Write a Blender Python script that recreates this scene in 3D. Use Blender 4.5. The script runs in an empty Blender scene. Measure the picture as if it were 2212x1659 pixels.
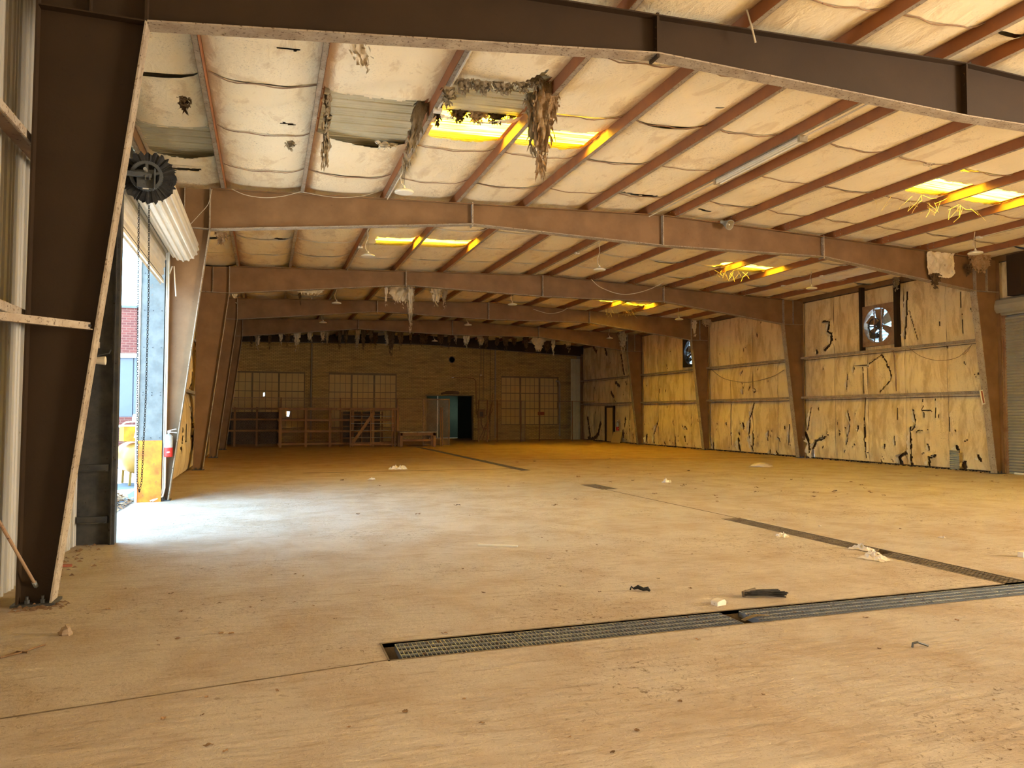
import bpy, math, random
import numpy as np
from math import sin, cos, pi, radians
from mathutils import Vector, Matrix
random.seed(7); rng = np.random.RandomState(7)
SC = bpy.context.scene
COL = SC.collection

# ------------------------------------------------------------------ camera
FPX, YAW, PIT, ROLL = 1601.2, 0.31996, 0.04079, 0.00121
fw = Vector((sin(YAW)*cos(PIT), cos(YAW)*cos(PIT), sin(PIT)))
rt = Vector((cos(YAW), -sin(YAW), 0)); up = rt.cross(fw)
r2 = rt*cos(ROLL)+up*sin(ROLL); u2 = up*cos(ROLL)-rt*sin(ROLL)
CAM = Vector((0, 0, 1.65))
cd = bpy.data.cameras.new('camera'); cam = bpy.data.objects.new('camera', cd); COL.objects.link(cam)
cd.sensor_width = 36; cd.lens = FPX/2212*36; cd.clip_start = .05; cd.clip_end = 500
M = Matrix((r2, u2, -fw)).transposed().to_4x4(); M.translation = CAM
cam.matrix_world = M
SC.camera = cam

def at(px, py, X=None, Y=None, Z=None):
    """point of the real plane X=, Y= or Z= that shows at a pixel of the photograph (used to measure the building)"""
    d = fw+r2*((px-1106)/FPX)-u2*((py-829.5)/FPX)
    if X is not None: t = (X-CAM.x)/d.x
    elif Y is not None: t = (Y-CAM.y)/d.y
    else: t = (Z-CAM.z)/d.z
    return CAM+d*t

XM = 8.88
# ------------------------------------------------------------------ light
SC.view_settings.view_transform = 'Standard'; SC.view_settings.look = 'None'
SC.view_settings.gamma = 1; SC.view_settings.use_curve_mapping = False
SC.view_settings.exposure = 2.05
w = bpy.data.worlds.new('sky'); SC.world = w; w.use_nodes = True
bg = w.node_tree.nodes['Background']
bg.inputs[0].default_value = (.38, .66, 1, 1); bg.inputs[1].default_value = 4.2
def area(name, loc, sx, sy, direction, power, color, portal=False):
    l = bpy.data.lights.new(name, 'AREA'); l.shape = 'RECTANGLE'; l.size = sx; l.size_y = sy
    l.energy = power; l.color = color
    if portal: l.cycles.is_portal = True
    o = bpy.data.objects.new(name, l); COL.objects.link(o); o.location = loc
    o.rotation_euler = Vector(direction).to_track_quat('-Z', 'Z').to_euler()
    return o
sl = bpy.data.lights.new('sun', 'SUN'); sl.energy = 40; sl.angle = .01; sl.color = (1, .93, .82)
so = bpy.data.objects.new('sun', sl); COL.objects.link(so)
so.rotation_euler = Vector((-.05, -.55, -1)).to_track_quat('-Z', 'Z').to_euler()
area('door_daylight_portal', (-2.33, 13, 2.2), 4.75, 4.4, (1, 0, 0), 1, (1, 1, 1), True)
# added warm fill lamps, standing in for assumed openings out of view
WARM = (1, .77, .48)
area('added_side_fill_right', (19.5, -1.5, 2.2), 9, 4, (-1, -.05, -.75), 1900, WARM)
area('added_side_fill_left', (-2.0, -2.5, 2.2), 8, 4, (1, -.05, -.7), 400, WARM)  # added fill; the left wall is closed behind it
SC.cycles.max_bounces = 8; SC.cycles.diffuse_bounces = 6; SC.cycles.adaptive_threshold = .02; SC.cycles.sample_clamp_indirect = 6
SC.cycles.use_denoising = True
try: SC.cycles.denoiser = 'OPENIMAGEDENOISE'
except Exception: pass

# ------------------------------------------------------------------ materials
def srgb(*c):
    return tuple((x/255/12.92 if x/255 <= .04045 else ((x/255+.055)/1.055)**2.4) for x in c)
class NT:
    def __init__(s, name):
        s.m = bpy.data.materials.new(name); s.m.use_nodes = True
        s.t = s.m.node_tree; s.b = s.t.nodes['Principled BSDF']
        s.g = s.n('ShaderNodeNewGeometry')
        s.pos = s.g.outputs['Position']
    def n(s, k, **kw):
        x = s.t.nodes.new(k)
        for a, v in kw.items(): setattr(x, a, v)
        return x
    def l(s, a, b): s.t.links.new(a, b)
    def mapping(s, sc=(1, 1, 1), rot=(0, 0, 0), src=None):
        m = s.n('ShaderNodeMapping'); m.inputs['Scale'].default_value = sc; m.inputs['Rotation'].default_value = rot
        s.l(src or s.pos, m.inputs['Vector']); return m.outputs[0]
    def noise(s, scale, detail=4, rough=.55, vec=None, dist=0):
        x = s.n('ShaderNodeTexNoise'); x.inputs['Scale'].default_value = scale; x.inputs['Detail'].default_value = detail
        x.inputs['Roughness'].default_value = rough; x.inputs['Distortion'].default_value = dist
        s.l(vec or s.pos, x.inputs['Vector']); return x.outputs['Fac']
    def ramp(s, f, stops):
        r = s.n('ShaderNodeValToRGB'); e = r.color_ramp.elements
        while len(e) < len(stops): e.new(.5)
        for q, (p, c) in zip(e, stops):
            q.position = p; q.color = (*c, 1) if isinstance(c, tuple) else (c, c, c, 1)
        s.l(f, r.inputs[0]); return r.outputs[0]
    def mix(s, f, a, b, mode='MIX'):
        x = s.n('ShaderNodeMix', data_type='RGBA', blend_type=mode)
        for i, v in ((0, f), (6, a), (7, b)):
            if isinstance(v, (int, float)): x.inputs[i].default_value = v
            elif isinstance(v, tuple): x.inputs[i].default_value = (*v, 1)
            else: s.l(v, x.inputs[i])
        return x.outputs[2]
    def math(s, op, a, b=0):
        x = s.n('ShaderNodeMath', operation=op)
        for i, v in ((0, a), (1, b)):
            if isinstance(v, (int, float)): x.inputs[i].default_value = v
            else: s.l(v, x.inputs[i])
        return x.outputs[0]
    def bump(s, h, dist=.01, strength=1):
        x = s.n('ShaderNodeBump'); x.inputs['Distance'].default_value = dist; x.inputs['Strength'].default_value = strength
        s.l(h, x.inputs['Height']); s.l(x.outputs[0], s.b.inputs['Normal'])
    def fin(s, col, rough=.8, metal=0, spec=.3):
        if isinstance(col, tuple): s.b.inputs['Base Color'].default_value = (*col, 1)
        else: s.l(col, s.b.inputs['Base Color'])
        s.b.inputs['Roughness'].default_value = rough; s.b.inputs['Metallic'].default_value = metal
        s.b.inputs['Specular IOR Level'].default_value = spec
        return s.m

def grime(name, c1, c2, c3=None, scale=1.2, rough=.8, metal=0, speck=14, lo=.35, hi=.65, bump=.004, sc=(1, 1, 1), thr=.62, spec=.3):
    k = NT(name); v = k.mapping(sc)
    c = k.mix(k.ramp(k.noise(scale, 6, .6, v), [(lo, 0.), (hi, 1.)]), c1, c2)
    if c3: c = k.mix(k.ramp(k.noise(speck, 5, .65, v), [(thr, 0.), (thr+.08, 1.)]), c, c3)
    if bump: k.bump(k.noise(speck*2, 4, .6, v), bump)
    return k.fin(c, rough, metal, spec)

def m_floor():
    k = NT('dusty_concrete')
    big = k.noise(.22, 5, .6); mid = k.noise(1.3, 7, .65, None, .4); fine = k.noise(9, 7, .7)
    vs = k.mapping((1.2, 7, 1), (0, 0, .45)); streak = k.noise(2.2, 7, .7, vs, .6)
    vt = k.mapping((6, 1.1, 1), (0, 0, -.2)); tyre = k.noise(2.0, 6, .65, vt, .8)
    c = k.mix(k.ramp(big, [(.35, 0.), (.65, 1.)]), (.68, .565, .43), (.62, .53, .425))
    c = k.mix(k.ramp(mid, [(.42, 0.), (.66, .75)]), c, (.50, .36, .23))
    c = k.mix(k.ramp(streak, [(.54, 0.), (.70, .6)]), c, (.38, .26, .15))
    c = k.mix(k.ramp(tyre, [(.60, 0.), (.74, .45)]), c, (.63, .56, .46))
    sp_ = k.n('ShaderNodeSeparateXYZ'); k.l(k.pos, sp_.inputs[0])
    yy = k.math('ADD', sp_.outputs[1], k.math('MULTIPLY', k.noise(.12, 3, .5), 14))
    far_warmth = k.ramp(k.math('MULTIPLY', yy, 1/60), [(.38, 0.), (.58, 1.)])  # warm dim light of the far end put into the floor colour
    c = k.mix(far_warmth, c, k.mix(1, c, (1, .74, .40), 'MULTIPLY'))
    patch = k.ramp(k.noise(.55, 3, .5), [(.44, 0.), (.62, 1.)])
    sp = k.math('MULTIPLY', k.ramp(k.noise(17, 6, .8, None, 1.2), [(.56, 0.), (.62, 1.)]), patch)
    c = k.mix(k.math('MULTIPLY', sp, .85), c, (.16, .095, .045))
    cr = k.ramp(k.noise(55, 4, .7, k.mapping((1, 2.2, 1), (0, 0, .5)), .8), [(.60, 0.), (.66, 1.)])
    c = k.mix(k.math('MULTIPLY', cr, .6), c, (.20, .12, .055))
    dk = k.ramp(k.noise(5.5, 8, .78, k.mapping((1, 2.6, 1), (0, 0, .3)), 1.5), [(.60, 0.), (.68, .65)])
    c = k.mix(dk, c, (.28, .18, .095))
    h = k.math('ADD', k.math('MULTIPLY', fine, .8), k.math('ADD', k.math('MULTIPLY', streak, 1.3), k.math('MULTIPLY', mid, 1.4)))
    h = k.math('ADD', h, k.math('MULTIPLY', k.noise(32, 5, .75), .7))
    k.bump(h, .05, 1)
    return k.fin(c, .92, 0, .15)

def m_insul(name='vinyl_facing', wall=False):
    k = NT(name)
    v = k.mapping((1, 1, .28)) if wall else k.mapping((1.6, .8, 1))
    c = k.mix(k.ramp(k.noise(.5, 4, .6), [(.35, 0.), (.65, 1.)]), *(((.74, .57, .30), (.82, .68, .40)) if wall else ((.84, .73, .50), (.88, .79, .58))))
    st = k.noise(2.6 if wall else 1.4, 8, .68, v, .5)
    c = k.mix(k.ramp(st, [(.55, 0.), (.60, .35), (.74, .6)] if not wall else [(.48, 0.), (.56, .42), (.72, .75)]), c, (.44, .27, .10) if wall else (.56, .41, .22))
    if wall:
        v2 = k.mapping((3, 3, .35)); c = k.mix(k.ramp(k.noise(3.2, 7, .7, v2), [(.58, 0.), (.70, .55)]), c, (.30, .17, .06))
    if not wall:
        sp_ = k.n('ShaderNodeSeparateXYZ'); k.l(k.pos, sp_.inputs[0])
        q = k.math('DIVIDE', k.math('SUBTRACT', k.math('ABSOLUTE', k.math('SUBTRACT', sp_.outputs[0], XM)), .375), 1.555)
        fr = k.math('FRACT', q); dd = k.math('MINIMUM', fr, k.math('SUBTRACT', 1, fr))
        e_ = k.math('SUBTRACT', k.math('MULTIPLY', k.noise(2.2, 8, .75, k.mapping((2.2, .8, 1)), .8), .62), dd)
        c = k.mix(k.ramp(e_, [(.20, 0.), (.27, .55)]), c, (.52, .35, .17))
    ms = k.math('MULTIPLY', k.ramp(k.noise(30, 5, .8), [(.56, 0.), (.66, 1.)]), k.ramp(k.noise(.9, 3, .6), [(.45, .1), (.62, 1.)]))
    c = k.mix(k.math('MULTIPLY', ms, .75), c, (.13, .09, .05))
    k.bump(k.math('ADD', k.noise(3.0, 6, .6, v, .6), k.math('MULTIPLY', k.noise(22, 3, .6), .08)), .03, .7)
    return k.fin(c, .62, 0, .3)

def m_fibre(name, a, b, d):
    k = NT(name); v = k.mapping((7, 7, 1.6))
    n1 = k.noise(3.2, 8, .75, v, 1.2)
    c = k.mix(k.ramp(n1, [(.38, 0.), (.62, 1.)]), a, b)
    c = k.mix(k.ramp(k.noise(9, 6, .8), [(.52, 0.), (.66, .9)]), c, d)
    k.bump(k.math('ADD', n1, k.noise(40, 6, .85)), .05, 1)
    return k.fin(c, .95, 0, .1)

def m_brick():
    k = NT('painted_brick')
    sep = k.n('ShaderNodeSeparateXYZ'); k.l(k.pos, sep.inputs[0])
    cmb = k.n('ShaderNodeCombineXYZ'); k.l(sep.outputs[0], cmb.inputs[0]); k.l(sep.outputs[2], cmb.inputs[1]); k.l(sep.outputs[1], cmb.inputs[2])
    b = k.n('ShaderNodeTexBrick'); k.l(cmb.outputs[0], b.inputs['Vector'])
    b.inputs['Scale'].default_value = 1; b.inputs['Brick Width'].default_value = .24; b.inputs['Row Height'].default_value = .085
    b.inputs['Mortar Size'].default_value = .011; b.inputs['Color1'].default_value = (.66, .46, .17, 1)
    b.inputs['Color2'].default_value = (.54, .36, .125, 1); b.inputs['Mortar'].default_value = (.26, .16, .06, 1)
    v = k.mapping((.5, .5, 2.4))
    c = k.mix(k.ramp(k.noise(1.3, 7, .7, v), [(.5, 0.), (.66, .75)]), b.outputs['Color'], (.23, .14, .06))
    inv = k.math('SUBTRACT', 1, b.outputs['Fac']); k.bump(inv, .02, .9)
    return k.fin(c, .8)

def m_rbrick():
    k = NT('red_brick')
    sep = k.n('ShaderNodeSeparateXYZ'); k.l(k.pos, sep.inputs[0])
    cmb = k.n('ShaderNodeCombineXYZ'); k.l(sep.outputs[0], cmb.inputs[0]); k.l(sep.outputs[2], cmb.inputs[1])
    b = k.n('ShaderNodeTexBrick'); k.l(cmb.outputs[0], b.inputs['Vector'])
    b.inputs['Scale'].default_value = 1; b.inputs['Brick Width'].default_value = .24; b.inputs['Row Height'].default_value = .085
    b.inputs['Mortar Size'].default_value = .012; b.inputs['Color1'].default_value = (.17, .045, .03, 1)
    b.inputs['Color2'].default_value = (.12, .035, .025, 1); b.inputs['Mortar'].default_value = (.20, .09, .06, 1)
    k.bump(k.math('SUBTRACT', 1, b.outputs['Fac']), .02, .9)
    return k.fin(b.outputs['Color'], .9)

def m_skylight():
    k = NT('yellow_fibreglass'); t = k.t
    tr = k.n('ShaderNodeBsdfTranslucent'); df = k.n('ShaderNodeBsdfDiffuse'); mx = k.n('ShaderNodeMixShader')
    v = k.mapping((.35, 7, 1)); n = k.noise(2.2, 5, .65, v)
    c = k.mix(k.ramp(n, [(.38, 0.), (.62, 1.)]), (.80, .42, .003), (.95, .72, .03))
    k.l(c, tr.inputs[0]); k.l(c, df.inputs[0]); mx.inputs[0].default_value = .15
    k.l(tr.outputs[0], mx.inputs[1]); k.l(df.outputs[0], mx.inputs[2])
    k.l(mx.outputs[0], t.nodes['Material Output'].inputs[0]); return k.m

def m_tread():
    k = NT('galvanised_steel')
    c = k.mix(k.ramp(k.noise(6, 5, .7), [(.35, 0.), (.65, 1.)]), (.28, .29, .27), (.42, .43, .40))
    return k.fin(c, .5, .3, .5)

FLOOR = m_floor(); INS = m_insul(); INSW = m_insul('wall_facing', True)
FIB = m_fibre('tan_fibreglass', (.66, .52, .33), (.80, .68, .48), (.30, .18, .08))
FIBO = m_fibre('orange_fibreglass', (.72, .42, .18), (.85, .66, .42), (.42, .19, .06))
FIBD = m_fibre('dark_fibreglass', (.16, .10, .05), (.26, .17, .09), (.05, .03, .02))
FACE = grime('loose_facing', (.76, .68, .52), (.62, .52, .36), (.3, .2, .1), 2, .7, bump=.01)
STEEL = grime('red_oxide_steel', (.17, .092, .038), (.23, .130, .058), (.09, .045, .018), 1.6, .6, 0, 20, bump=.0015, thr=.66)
STEELD = grime('shaded_dark_oxide_steel', (.027, .014, .005), (.036, .019, .007), (.018, .009, .004), 1.2, .6, 0, 18, bump=.0015, thr=.66)  # nearest frame's shade put into a darker copy of STEEL; other parts dark brown
PURL = grime('orange_oxide_purlin', (.34, .135, .050), (.26, .11, .05), (.13, .07, .04), 2.5, .65, 0, 16, bump=.001, thr=.64)
DUST = grime('dusty_flange', (.38, .32, .24), (.27, .21, .15), (.12, .08, .05), 5, .85, 0, 30, bump=.002, thr=.56)
GIRT = grime('rusty_girt', (.24, .13, .07), (.33, .22, .13), (.10, .05, .03), 3, .7, 0, 18, bump=.002, thr=.6)
SHEET = grime('cream_metal_sheet', (.36, .345, .30), (.32, .30, .255), (.22, .18, .13), 1.5, .45, .1, 12, bump=0, sc=(1, 1, .6), thr=.68, spec=.5)
SHEETR = grime('roof_deck_sheet', (.56, .53, .38), (.46, .42, .28), (.30, .25, .14), 1.5, .5, .1, 12, bump=.001, thr=.66, spec=.4)
CURT = grime('ivory_door_curtain', (.66, .61, .50), (.58, .53, .43), (.40, .34, .25), 2, .4, .0, 14, bump=.001, thr=.68, spec=.5)
CURT2 = grime('grey_door_curtain', (.36, .33, .25), (.30, .27, .20), (.18, .14, .09), 2, .5, .1, 14, bump=.001, thr=.66, spec=.5)
BRICK = m_brick(); RBRICK = m_rbrick(); SKY = m_skylight(); GALV = m_tread()
GRATE = grime('grate_steel', (.20, .21, .22), (.30, .30, .29), (.20, .11, .06), 6, .45, .6, 25, bump=.001, thr=.58, spec=.5)
GRATEB = grime('rusty_grate', (.12, .085, .05), (.20, .15, .09), (.07, .04, .02), 6, .7, .3, 25, bump=.001, thr=.58)
BLACK = grime('black_rubber', (.018, .018, .02), (.04, .038, .035), None, 8, .8, bump=.004)
DMET = grime('dark_metal', (.05, .052, .055), (.09, .088, .08), (.03, .02, .015), 6, .5, .5, 20, bump=.001)
ORG = grime('orange_paint', (.55, .24, .012), (.42, .10, .01), (.10, .06, .04), 3.5, .5, 0, 9, bump=.002, thr=.62)
YEL = grime('yellow_paint', (.24, .13, .02), (.20, .11, .02), (.10, .06, .03), 3, .4, 0, 14, bump=.001, thr=.68)
WHITE = grime('white_enamel', (.75, .72, .64), (.66, .62, .52), None, 3, .4, bump=0)
LENS = grime('frosted_lens', (.80, .77, .66), (.74, .70, .58), None, 3, .35, bump=0)
WOOD = grime('stained_wood', (.20, .095, .04), (.29, .15, .065), (.09, .045, .02), 2, .75, 0, 14, bump=.003, sc=(1, 1, .2), thr=.62)
PAINTW = grime('painted_pane', (.70, .50, .20), (.62, .43, .17), (.32, .21, .08), .8, .6, 0, 9, bump=.002, thr=.7)
FRAMEW = grime('window_steel', (.22, .15, .075), (.28, .20, .10), (.12, .07, .03), 2, .7, bump=.001)
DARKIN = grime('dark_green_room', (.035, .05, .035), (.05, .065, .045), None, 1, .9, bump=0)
CONC = grime('bright_concrete', (.13, .135, .14), (.10, .105, .11), (.08, .075, .065), .8, .9, bump=.003)
LEAF = grime('dry_leaf', (.10, .055, .025), (.19, .11, .05), None, 5, .9, bump=0)
LEAFB = grime('bright_dry_leaf', (.30, .18, .09), (.20, .11, .05), None, 5, .9, bump=0)
CHAR = grime('charred_black', (.012, .012, .012), (.035, .03, .025), None, 9, .9, bump=.006)
PAPER = grime('dirty_paper', (.62, .56, .46), (.50, .42, .32), (.28, .2, .12), 6, .8, bump=.004)
RED = grime('red_enamel', (.55, .03, .02), (.45, .03, .02), None, 3, .35, bump=0)
REDW = grime('faded_red_scrap', (.35, .10, .05), (.28, .09, .05), None, 5, .8, bump=.002)
STONE = grime('brown_stone', (.22, .15, .09), (.30, .21, .13), (.13, .08, .05), 8, .9, bump=.006)
SAND = grime('sand_heap', (.62, .50, .34), (.55, .43, .28), None, 8, .95, bump=.01)
TRENCH = grime('trench_mud', (.10, .065, .03), (.16, .11, .06), (.05, .03, .015), 4, .95, bump=.01)
PIPE = grime('painted_conduit', (.40, .34, .24), (.32, .26, .17), None, 3, .6, bump=0)
CABLE = grime('white_cable', (.62, .56, .44), (.55, .48, .36), None, 3, .6, bump=0)
WEB = grime('cobweb', (.55, .42, .22), (.48, .36, .18), None, 3, .9, bump=0)
GREYD = grime('grey_garage_door', (.13, .135, .15), (.12, .125, .14), None, 2, .5, bump=0)
PLATE = grime('grey_gear_plate', (.12, .13, .135), (.16, .165, .16), (.06, .05, .04), 5, .5, .4, 16, bump=.001)
LABEL = grime('label_white', (.7, .68, .62), (.66, .64, .58), None, 3, .6, bump=0)

# ------------------------------------------------------------------ mesh kit
def nth(k):
    tens = ['', '', 'twenty', 'thirty']; ones = ['zeroth', 'first', 'second', 'third', 'fourth', 'fifth', 'sixth', 'seventh', 'eighth', 'ninth', 'tenth', 'eleventh', 'twelfth', 'thirteenth',
                                                 'fourteenth', 'fifteenth', 'sixteenth', 'seventeenth', 'eighteenth', 'nineteenth']
    if k < 20: return ones[k]
    return {20: 'twentieth', 30: 'thirtieth'}.get(k) or tens[k//10]+'-'+ones[k % 10]
class MB:
    def __init__(s): s.v = []; s.f = []; s.mi = []
    def add(s, v, f, mi=0):
        n = len(s.v); s.v += [tuple(p) for p in v]; s.f += [tuple(i+n for i in q) for q in f]; s.mi += [mi]*len(f); return s
    def box(s, x0, x1, y0, y1, z0, z1, mi=0):
        v = [(x, y, z) for z in (z0, z1) for x, y in ((x0, y0), (x1, y0), (x1, y1), (x0, y1))]
        return s.add(v, [(3, 2, 1, 0), (4, 5, 6, 7), (0, 1, 5, 4), (1, 2, 6, 5), (2, 3, 7, 6), (3, 0, 4, 7)], mi)
    def prism(s, poly, axis, a, b, mi=0):
        """poly: 2-D outline in the plane across the axis; from a to b along it"""
        def P(p, t):
            return (t, p[0], p[1]) if axis == 'X' else (p[0], t, p[1]) if axis == 'Y' else (p[0], p[1], t)
        n = len(poly)
        v = [P(p, a) for p in poly]+[P(p, b) for p in poly]
        f = [tuple(range(n))[::-1], tuple(range(n, 2*n))]+[(i, (i+1) % n, n+(i+1) % n, n+i) for i in range(n)]
        return s.add(v, f, mi)
    def bar(s, p, q, wx, wz=None, upv=(0, 0, 1), mi=0):
        p, q = Vector(p), Vector(q); d = (q-p).normalized(); wz = wz or wx
        upv = Vector(upv)
        if abs(d.dot(upv)) > .98: upv = Vector((1, 0, 0))
        a = d.cross(upv).normalized()*wx/2; b = a.cross(d).normalized()*wz/2
        v = [p-a-b, p+a-b, p+a+b, p-a+b, q-a-b, q+a-b, q+a+b, q-a+b]
        return s.add(v, [(3, 2, 1, 0), (4, 5, 6, 7), (0, 1, 5, 4), (1, 2, 6, 5), (2, 3, 7, 6), (3, 0, 4, 7)], mi)
    def tube(s, pts, r, n=8, mi=0, rad=None):
        pts = [Vector(p) for p in pts]; V = []; F = []
        a = None
        for i, p in enumerate(pts):
            d = (pts[min(i+1, len(pts)-1)]-pts[max(i-1, 0)]).normalized()
            if a is None:
                a = d.cross(Vector((0, 0, 1)))
                if a.length < .05: a = d.cross(Vector((1, 0, 0)))
            a = (a-d*a.dot(d)).normalized(); b = d.cross(a)
            R = rad[i] if rad else r
            V += [p+(a*cos(2*pi*j/n)+b*sin(2*pi*j/n))*R for j in range(n)]
        for i in range(len(pts)-1):
            F += [(i*n+j, i*n+(j+1) % n, (i+1)*n+(j+1) % n, (i+1)*n+j) for j in range(n)]
        F += [tuple(range(n))[::-1], tuple((len(pts)-1)*n+j for j in range(n))]
        return s.add(V, F, mi)
    def lathe(s, prof, c, axis='Z', n=24, mi=0, cap=True):
        V = []; F = []
        for (r, h) in prof:
            for j in range(n):
                x, y = r*cos(2*pi*j/n), r*sin(2*pi*j/n)
                V.append((c[0]+x, c[1]+y, c[2]+h) if axis == 'Z' else (c[0]+x, c[1]+h, c[2]+y) if axis == 'Y' else (c[0]+h, c[1]+x, c[2]+y))
        m = len(prof)
        for i in range(m-1): F += [(i*n+j, i*n+(j+1) % n, (i+1)*n+(j+1) % n, (i+1)*n+j) for j in range(n)]
        if cap: F += [tuple(range(n))[::-1], tuple((m-1)*n+j for j in range(n))]
        return s.add(V, F, mi)
    def grid(s, P, mask=None, mi=0):
        """P: array (nu+1, nv+1, 3)"""
        nu, nv = P.shape[0]-1, P.shape[1]-1
        F = [(i*(nv+1)+j, (i+1)*(nv+1)+j, (i+1)*(nv+1)+j+1, i*(nv+1)+j+1) for i in range(nu) for j in range(nv) if mask is None or mask[i, j]]
        return s.add(P.reshape(-1, 3).tolist(), F, mi)
    def build(s, name, mats, parent=None, smooth=False, kind=None):
        me = bpy.data.meshes.new(name)
        me.from_pydata(s.v, [], s.f); me.validate()
        mats = mats if isinstance(mats, (list, tuple)) else [mats]
        for m in mats: me.materials.append(m)
        if len(mats) > 1 and len(me.polygons) == len(s.mi): me.polygons.foreach_set('material_index', s.mi)
        if smooth: me.polygons.foreach_set('use_smooth', [True]*len(me.polygons))
        me.update()
        o = bpy.data.objects.new(name, me); COL.objects.link(o)
        if parent: o.parent = parent
        if kind: o['kind'] = kind
        return o
def tag(o, label, cat, group=None, kind=None):
    o['label'] = label; o['category'] = cat
    if group: o['group'] = group
    if kind: o['kind'] = kind
    return o
def empty(name, loc=(0, 0, 0)):
    o = bpy.data.objects.new(name, None); COL.objects.link(o); o.location = loc; o.empty_display_size = .1; return o
def thing(name, label, cat, group=None, loc=(0, 0, 0), rz=0):
    o = empty(name, loc); o.rotation_euler.z = rz; return tag(o, label, cat, group)
def put(mb, name, mat, parent, smooth=False, kind=None):
    """build a part whose vertices are given in world space under an Empty that stands elsewhere"""
    l = Vector(parent.location)
    mb.v = [(a-l.x, b-l.y, c-l.z) for a, b, c in mb.v]
    return mb.build(name, mat, parent, smooth, kind)
def sub(mb, name, mat, parent, root, smooth=False):
    l = Vector(root.location); mb.v = [(a-l.x, b-l.y, c-l.z) for a, b, c in mb.v]
    return mb.build(name, mat, parent, smooth)
def rects(u0, u1, v0, v1, holes):
    us = sorted({u0, u1, *[min(max(h[i], u0), u1) for h in holes for i in (0, 1)]})
    vs = sorted({v0, v1, *[min(max(h[i], v0), v1) for h in holes for i in (2, 3)]})
    out = []
    for a, b in zip(us, us[1:]):
        for c, d in zip(vs, vs[1:]):
            m, n = (a+b)/2, (c+d)/2
            if not any(h[0] < m < h[1] and h[2] < n < h[3] for h in holes): out.append((a, b, c, d))
    return out
def structure(o): o['kind'] = 'structure'; return o
def wav(x, y, s=1.0, seed=0):
    return (np.sin(x*2.1*s+seed*1.7+1.3*np.sin(y*1.3*s+seed))+np.sin(y*2.7*s+seed*.9+1.1*np.sin(x*1.9*s))+.6*np.sin(x*5.3*s+y*4.1*s+seed)+.4*np.sin(x*9.7*s-y*8.3*s+2*seed))/3

# ------------------------------------------------------------------ building data
YF = [7.4925, 15.5605, 23.6537, 30.1413, 36.6123]; YE = 44.8; YB = -8.0; YW = 46.2
XL, XR, XM = -2.25, 20.0, 8.88
def rz(x): return 6.41-.0335*abs(x-XM)           # underside of the purlins
PUR = [-2.05, -.83, .67, 2.29, 3.84, 5.42, 6.98, 8.50, 9.25, 10.80, 12.39, 13.95, 15.50, 17.05, 18.6, 19.85]
PD = .20
T1, T1X = (5.04, 5.42), (.81, 13.0)               # trench across
T2, T2X = (5.42, 10.15), (6.88, 7.20)             # trench along
T3, T3X = (16.2, 37.2), (7.12, 7.42)
DY0, DY1, DZ = 10.68, 15.33, 4.60                 # left rolling door opening

# ---- floor
fl = MB()
for a, b, c, d in rects(XL-.1, 21, YB-1, 50.5, [(*T1X, *T1), (*T2X, *T2), (T3X[0], T3X[1], 20.6, T3[1]), (T3X[0]-.1, T3X[1], 14.9, 16.1)]):
    nx = max(1, int((b-a)/1.5)); ny = max(1, int((d-c)/1.5))
    X, Y = np.meshgrid(np.linspace(a, b, nx+1), np.linspace(c, d, ny+1), indexing='ij')
    fl.grid(np.stack([X, Y, 0*X], -1))
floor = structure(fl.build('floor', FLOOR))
tr = MB()
for (x0, x1), (y0, y1) in ((T1X, T1), (T2X, T2), (T3X, (20.6, T3[1])), ((T3X[0]-.1, T3X[1]), (14.9, 16.1))):
    dz = -.32
    e = .0
    tr.add([(x0, y0, dz), (x1, y0, dz), (x1, y1, dz), (x0, y1, dz), (x0, y0, e), (x1, y0, e), (x1, y1, e), (x0, y1, e)],
           [(0, 1, 2, 3), (0, 4, 5, 1), (1, 5, 6, 2), (2, 6, 7, 3), (3, 7, 4, 0)])
tr.build('drain_trench', TRENCH, floor)
# shallow joints in the slab
j = MB()
for (p, q, wd) in (((-2.2, 4.62, 0), (.8, 5.05, 0), .012), ((1.0, 21.57, 0), (7.1, 21.4, 0), .07), ((8.6, 25.5, 0), (19.0, 23.9, 0), .05), ((7.16, 10.2, 0), (7.1, 14.9, 0), .02)):
    j.bar((p[0], p[1], .001), (q[0], q[1], .001), wd, .004)
j.build('floor_joint', TRENCH, floor)

# ---- roof deck and purlins and blankets hang under one ceiling
ceiling = structure(empty('ceiling', (0, 0, 0)))
def deck(x0, x1, y0, y1, name='roof_panel', mat=SHEETR):
    m = MB(); prof = []
    for i in range(3):
        a = y0+(y1-y0)*i/3; wdt = (y1-y0)/3
        for t, h in ((0, 0), (.30, 0), (.32, .006), (.36, .006), (.38, 0), (.60, 0), (.62, .006), (.66, .006), (.68, 0), (.82, 0), (.87, .035), (.95, .035), (1, 0)):
            prof.append((a+wdt*t, h))
    prof = [p for i, p in enumerate(prof) if i == 0 or p[0] > prof[i-1][0]+1e-6]
    P = np.array([[(x, y, rz(x)+PD+.02+h) for y, h in prof] for x in (x0, x1)])
    m.grid(P); return m.build(name, mat, ceiling)
def skyrow(y):   # which roof-light crosses this row
    for (ya, xs) in ((11.25, ((2.45, 5.45), (12.45, 15.55))), (19.25, ((2.7, 5.5), (13.35, 15.6))), (28.1, ((13.4, 15.6),)), (33.6, ((12.5, 15.5),)), (3.2, ((12.4, 15.5),)), (-4.8, ((12.4, 15.5),))):
        if abs(y-ya) < .25: return xs
    return ()
y = -8.0
rows = []
while y < YW+.2:
    rows.append(y); y += .9144
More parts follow.
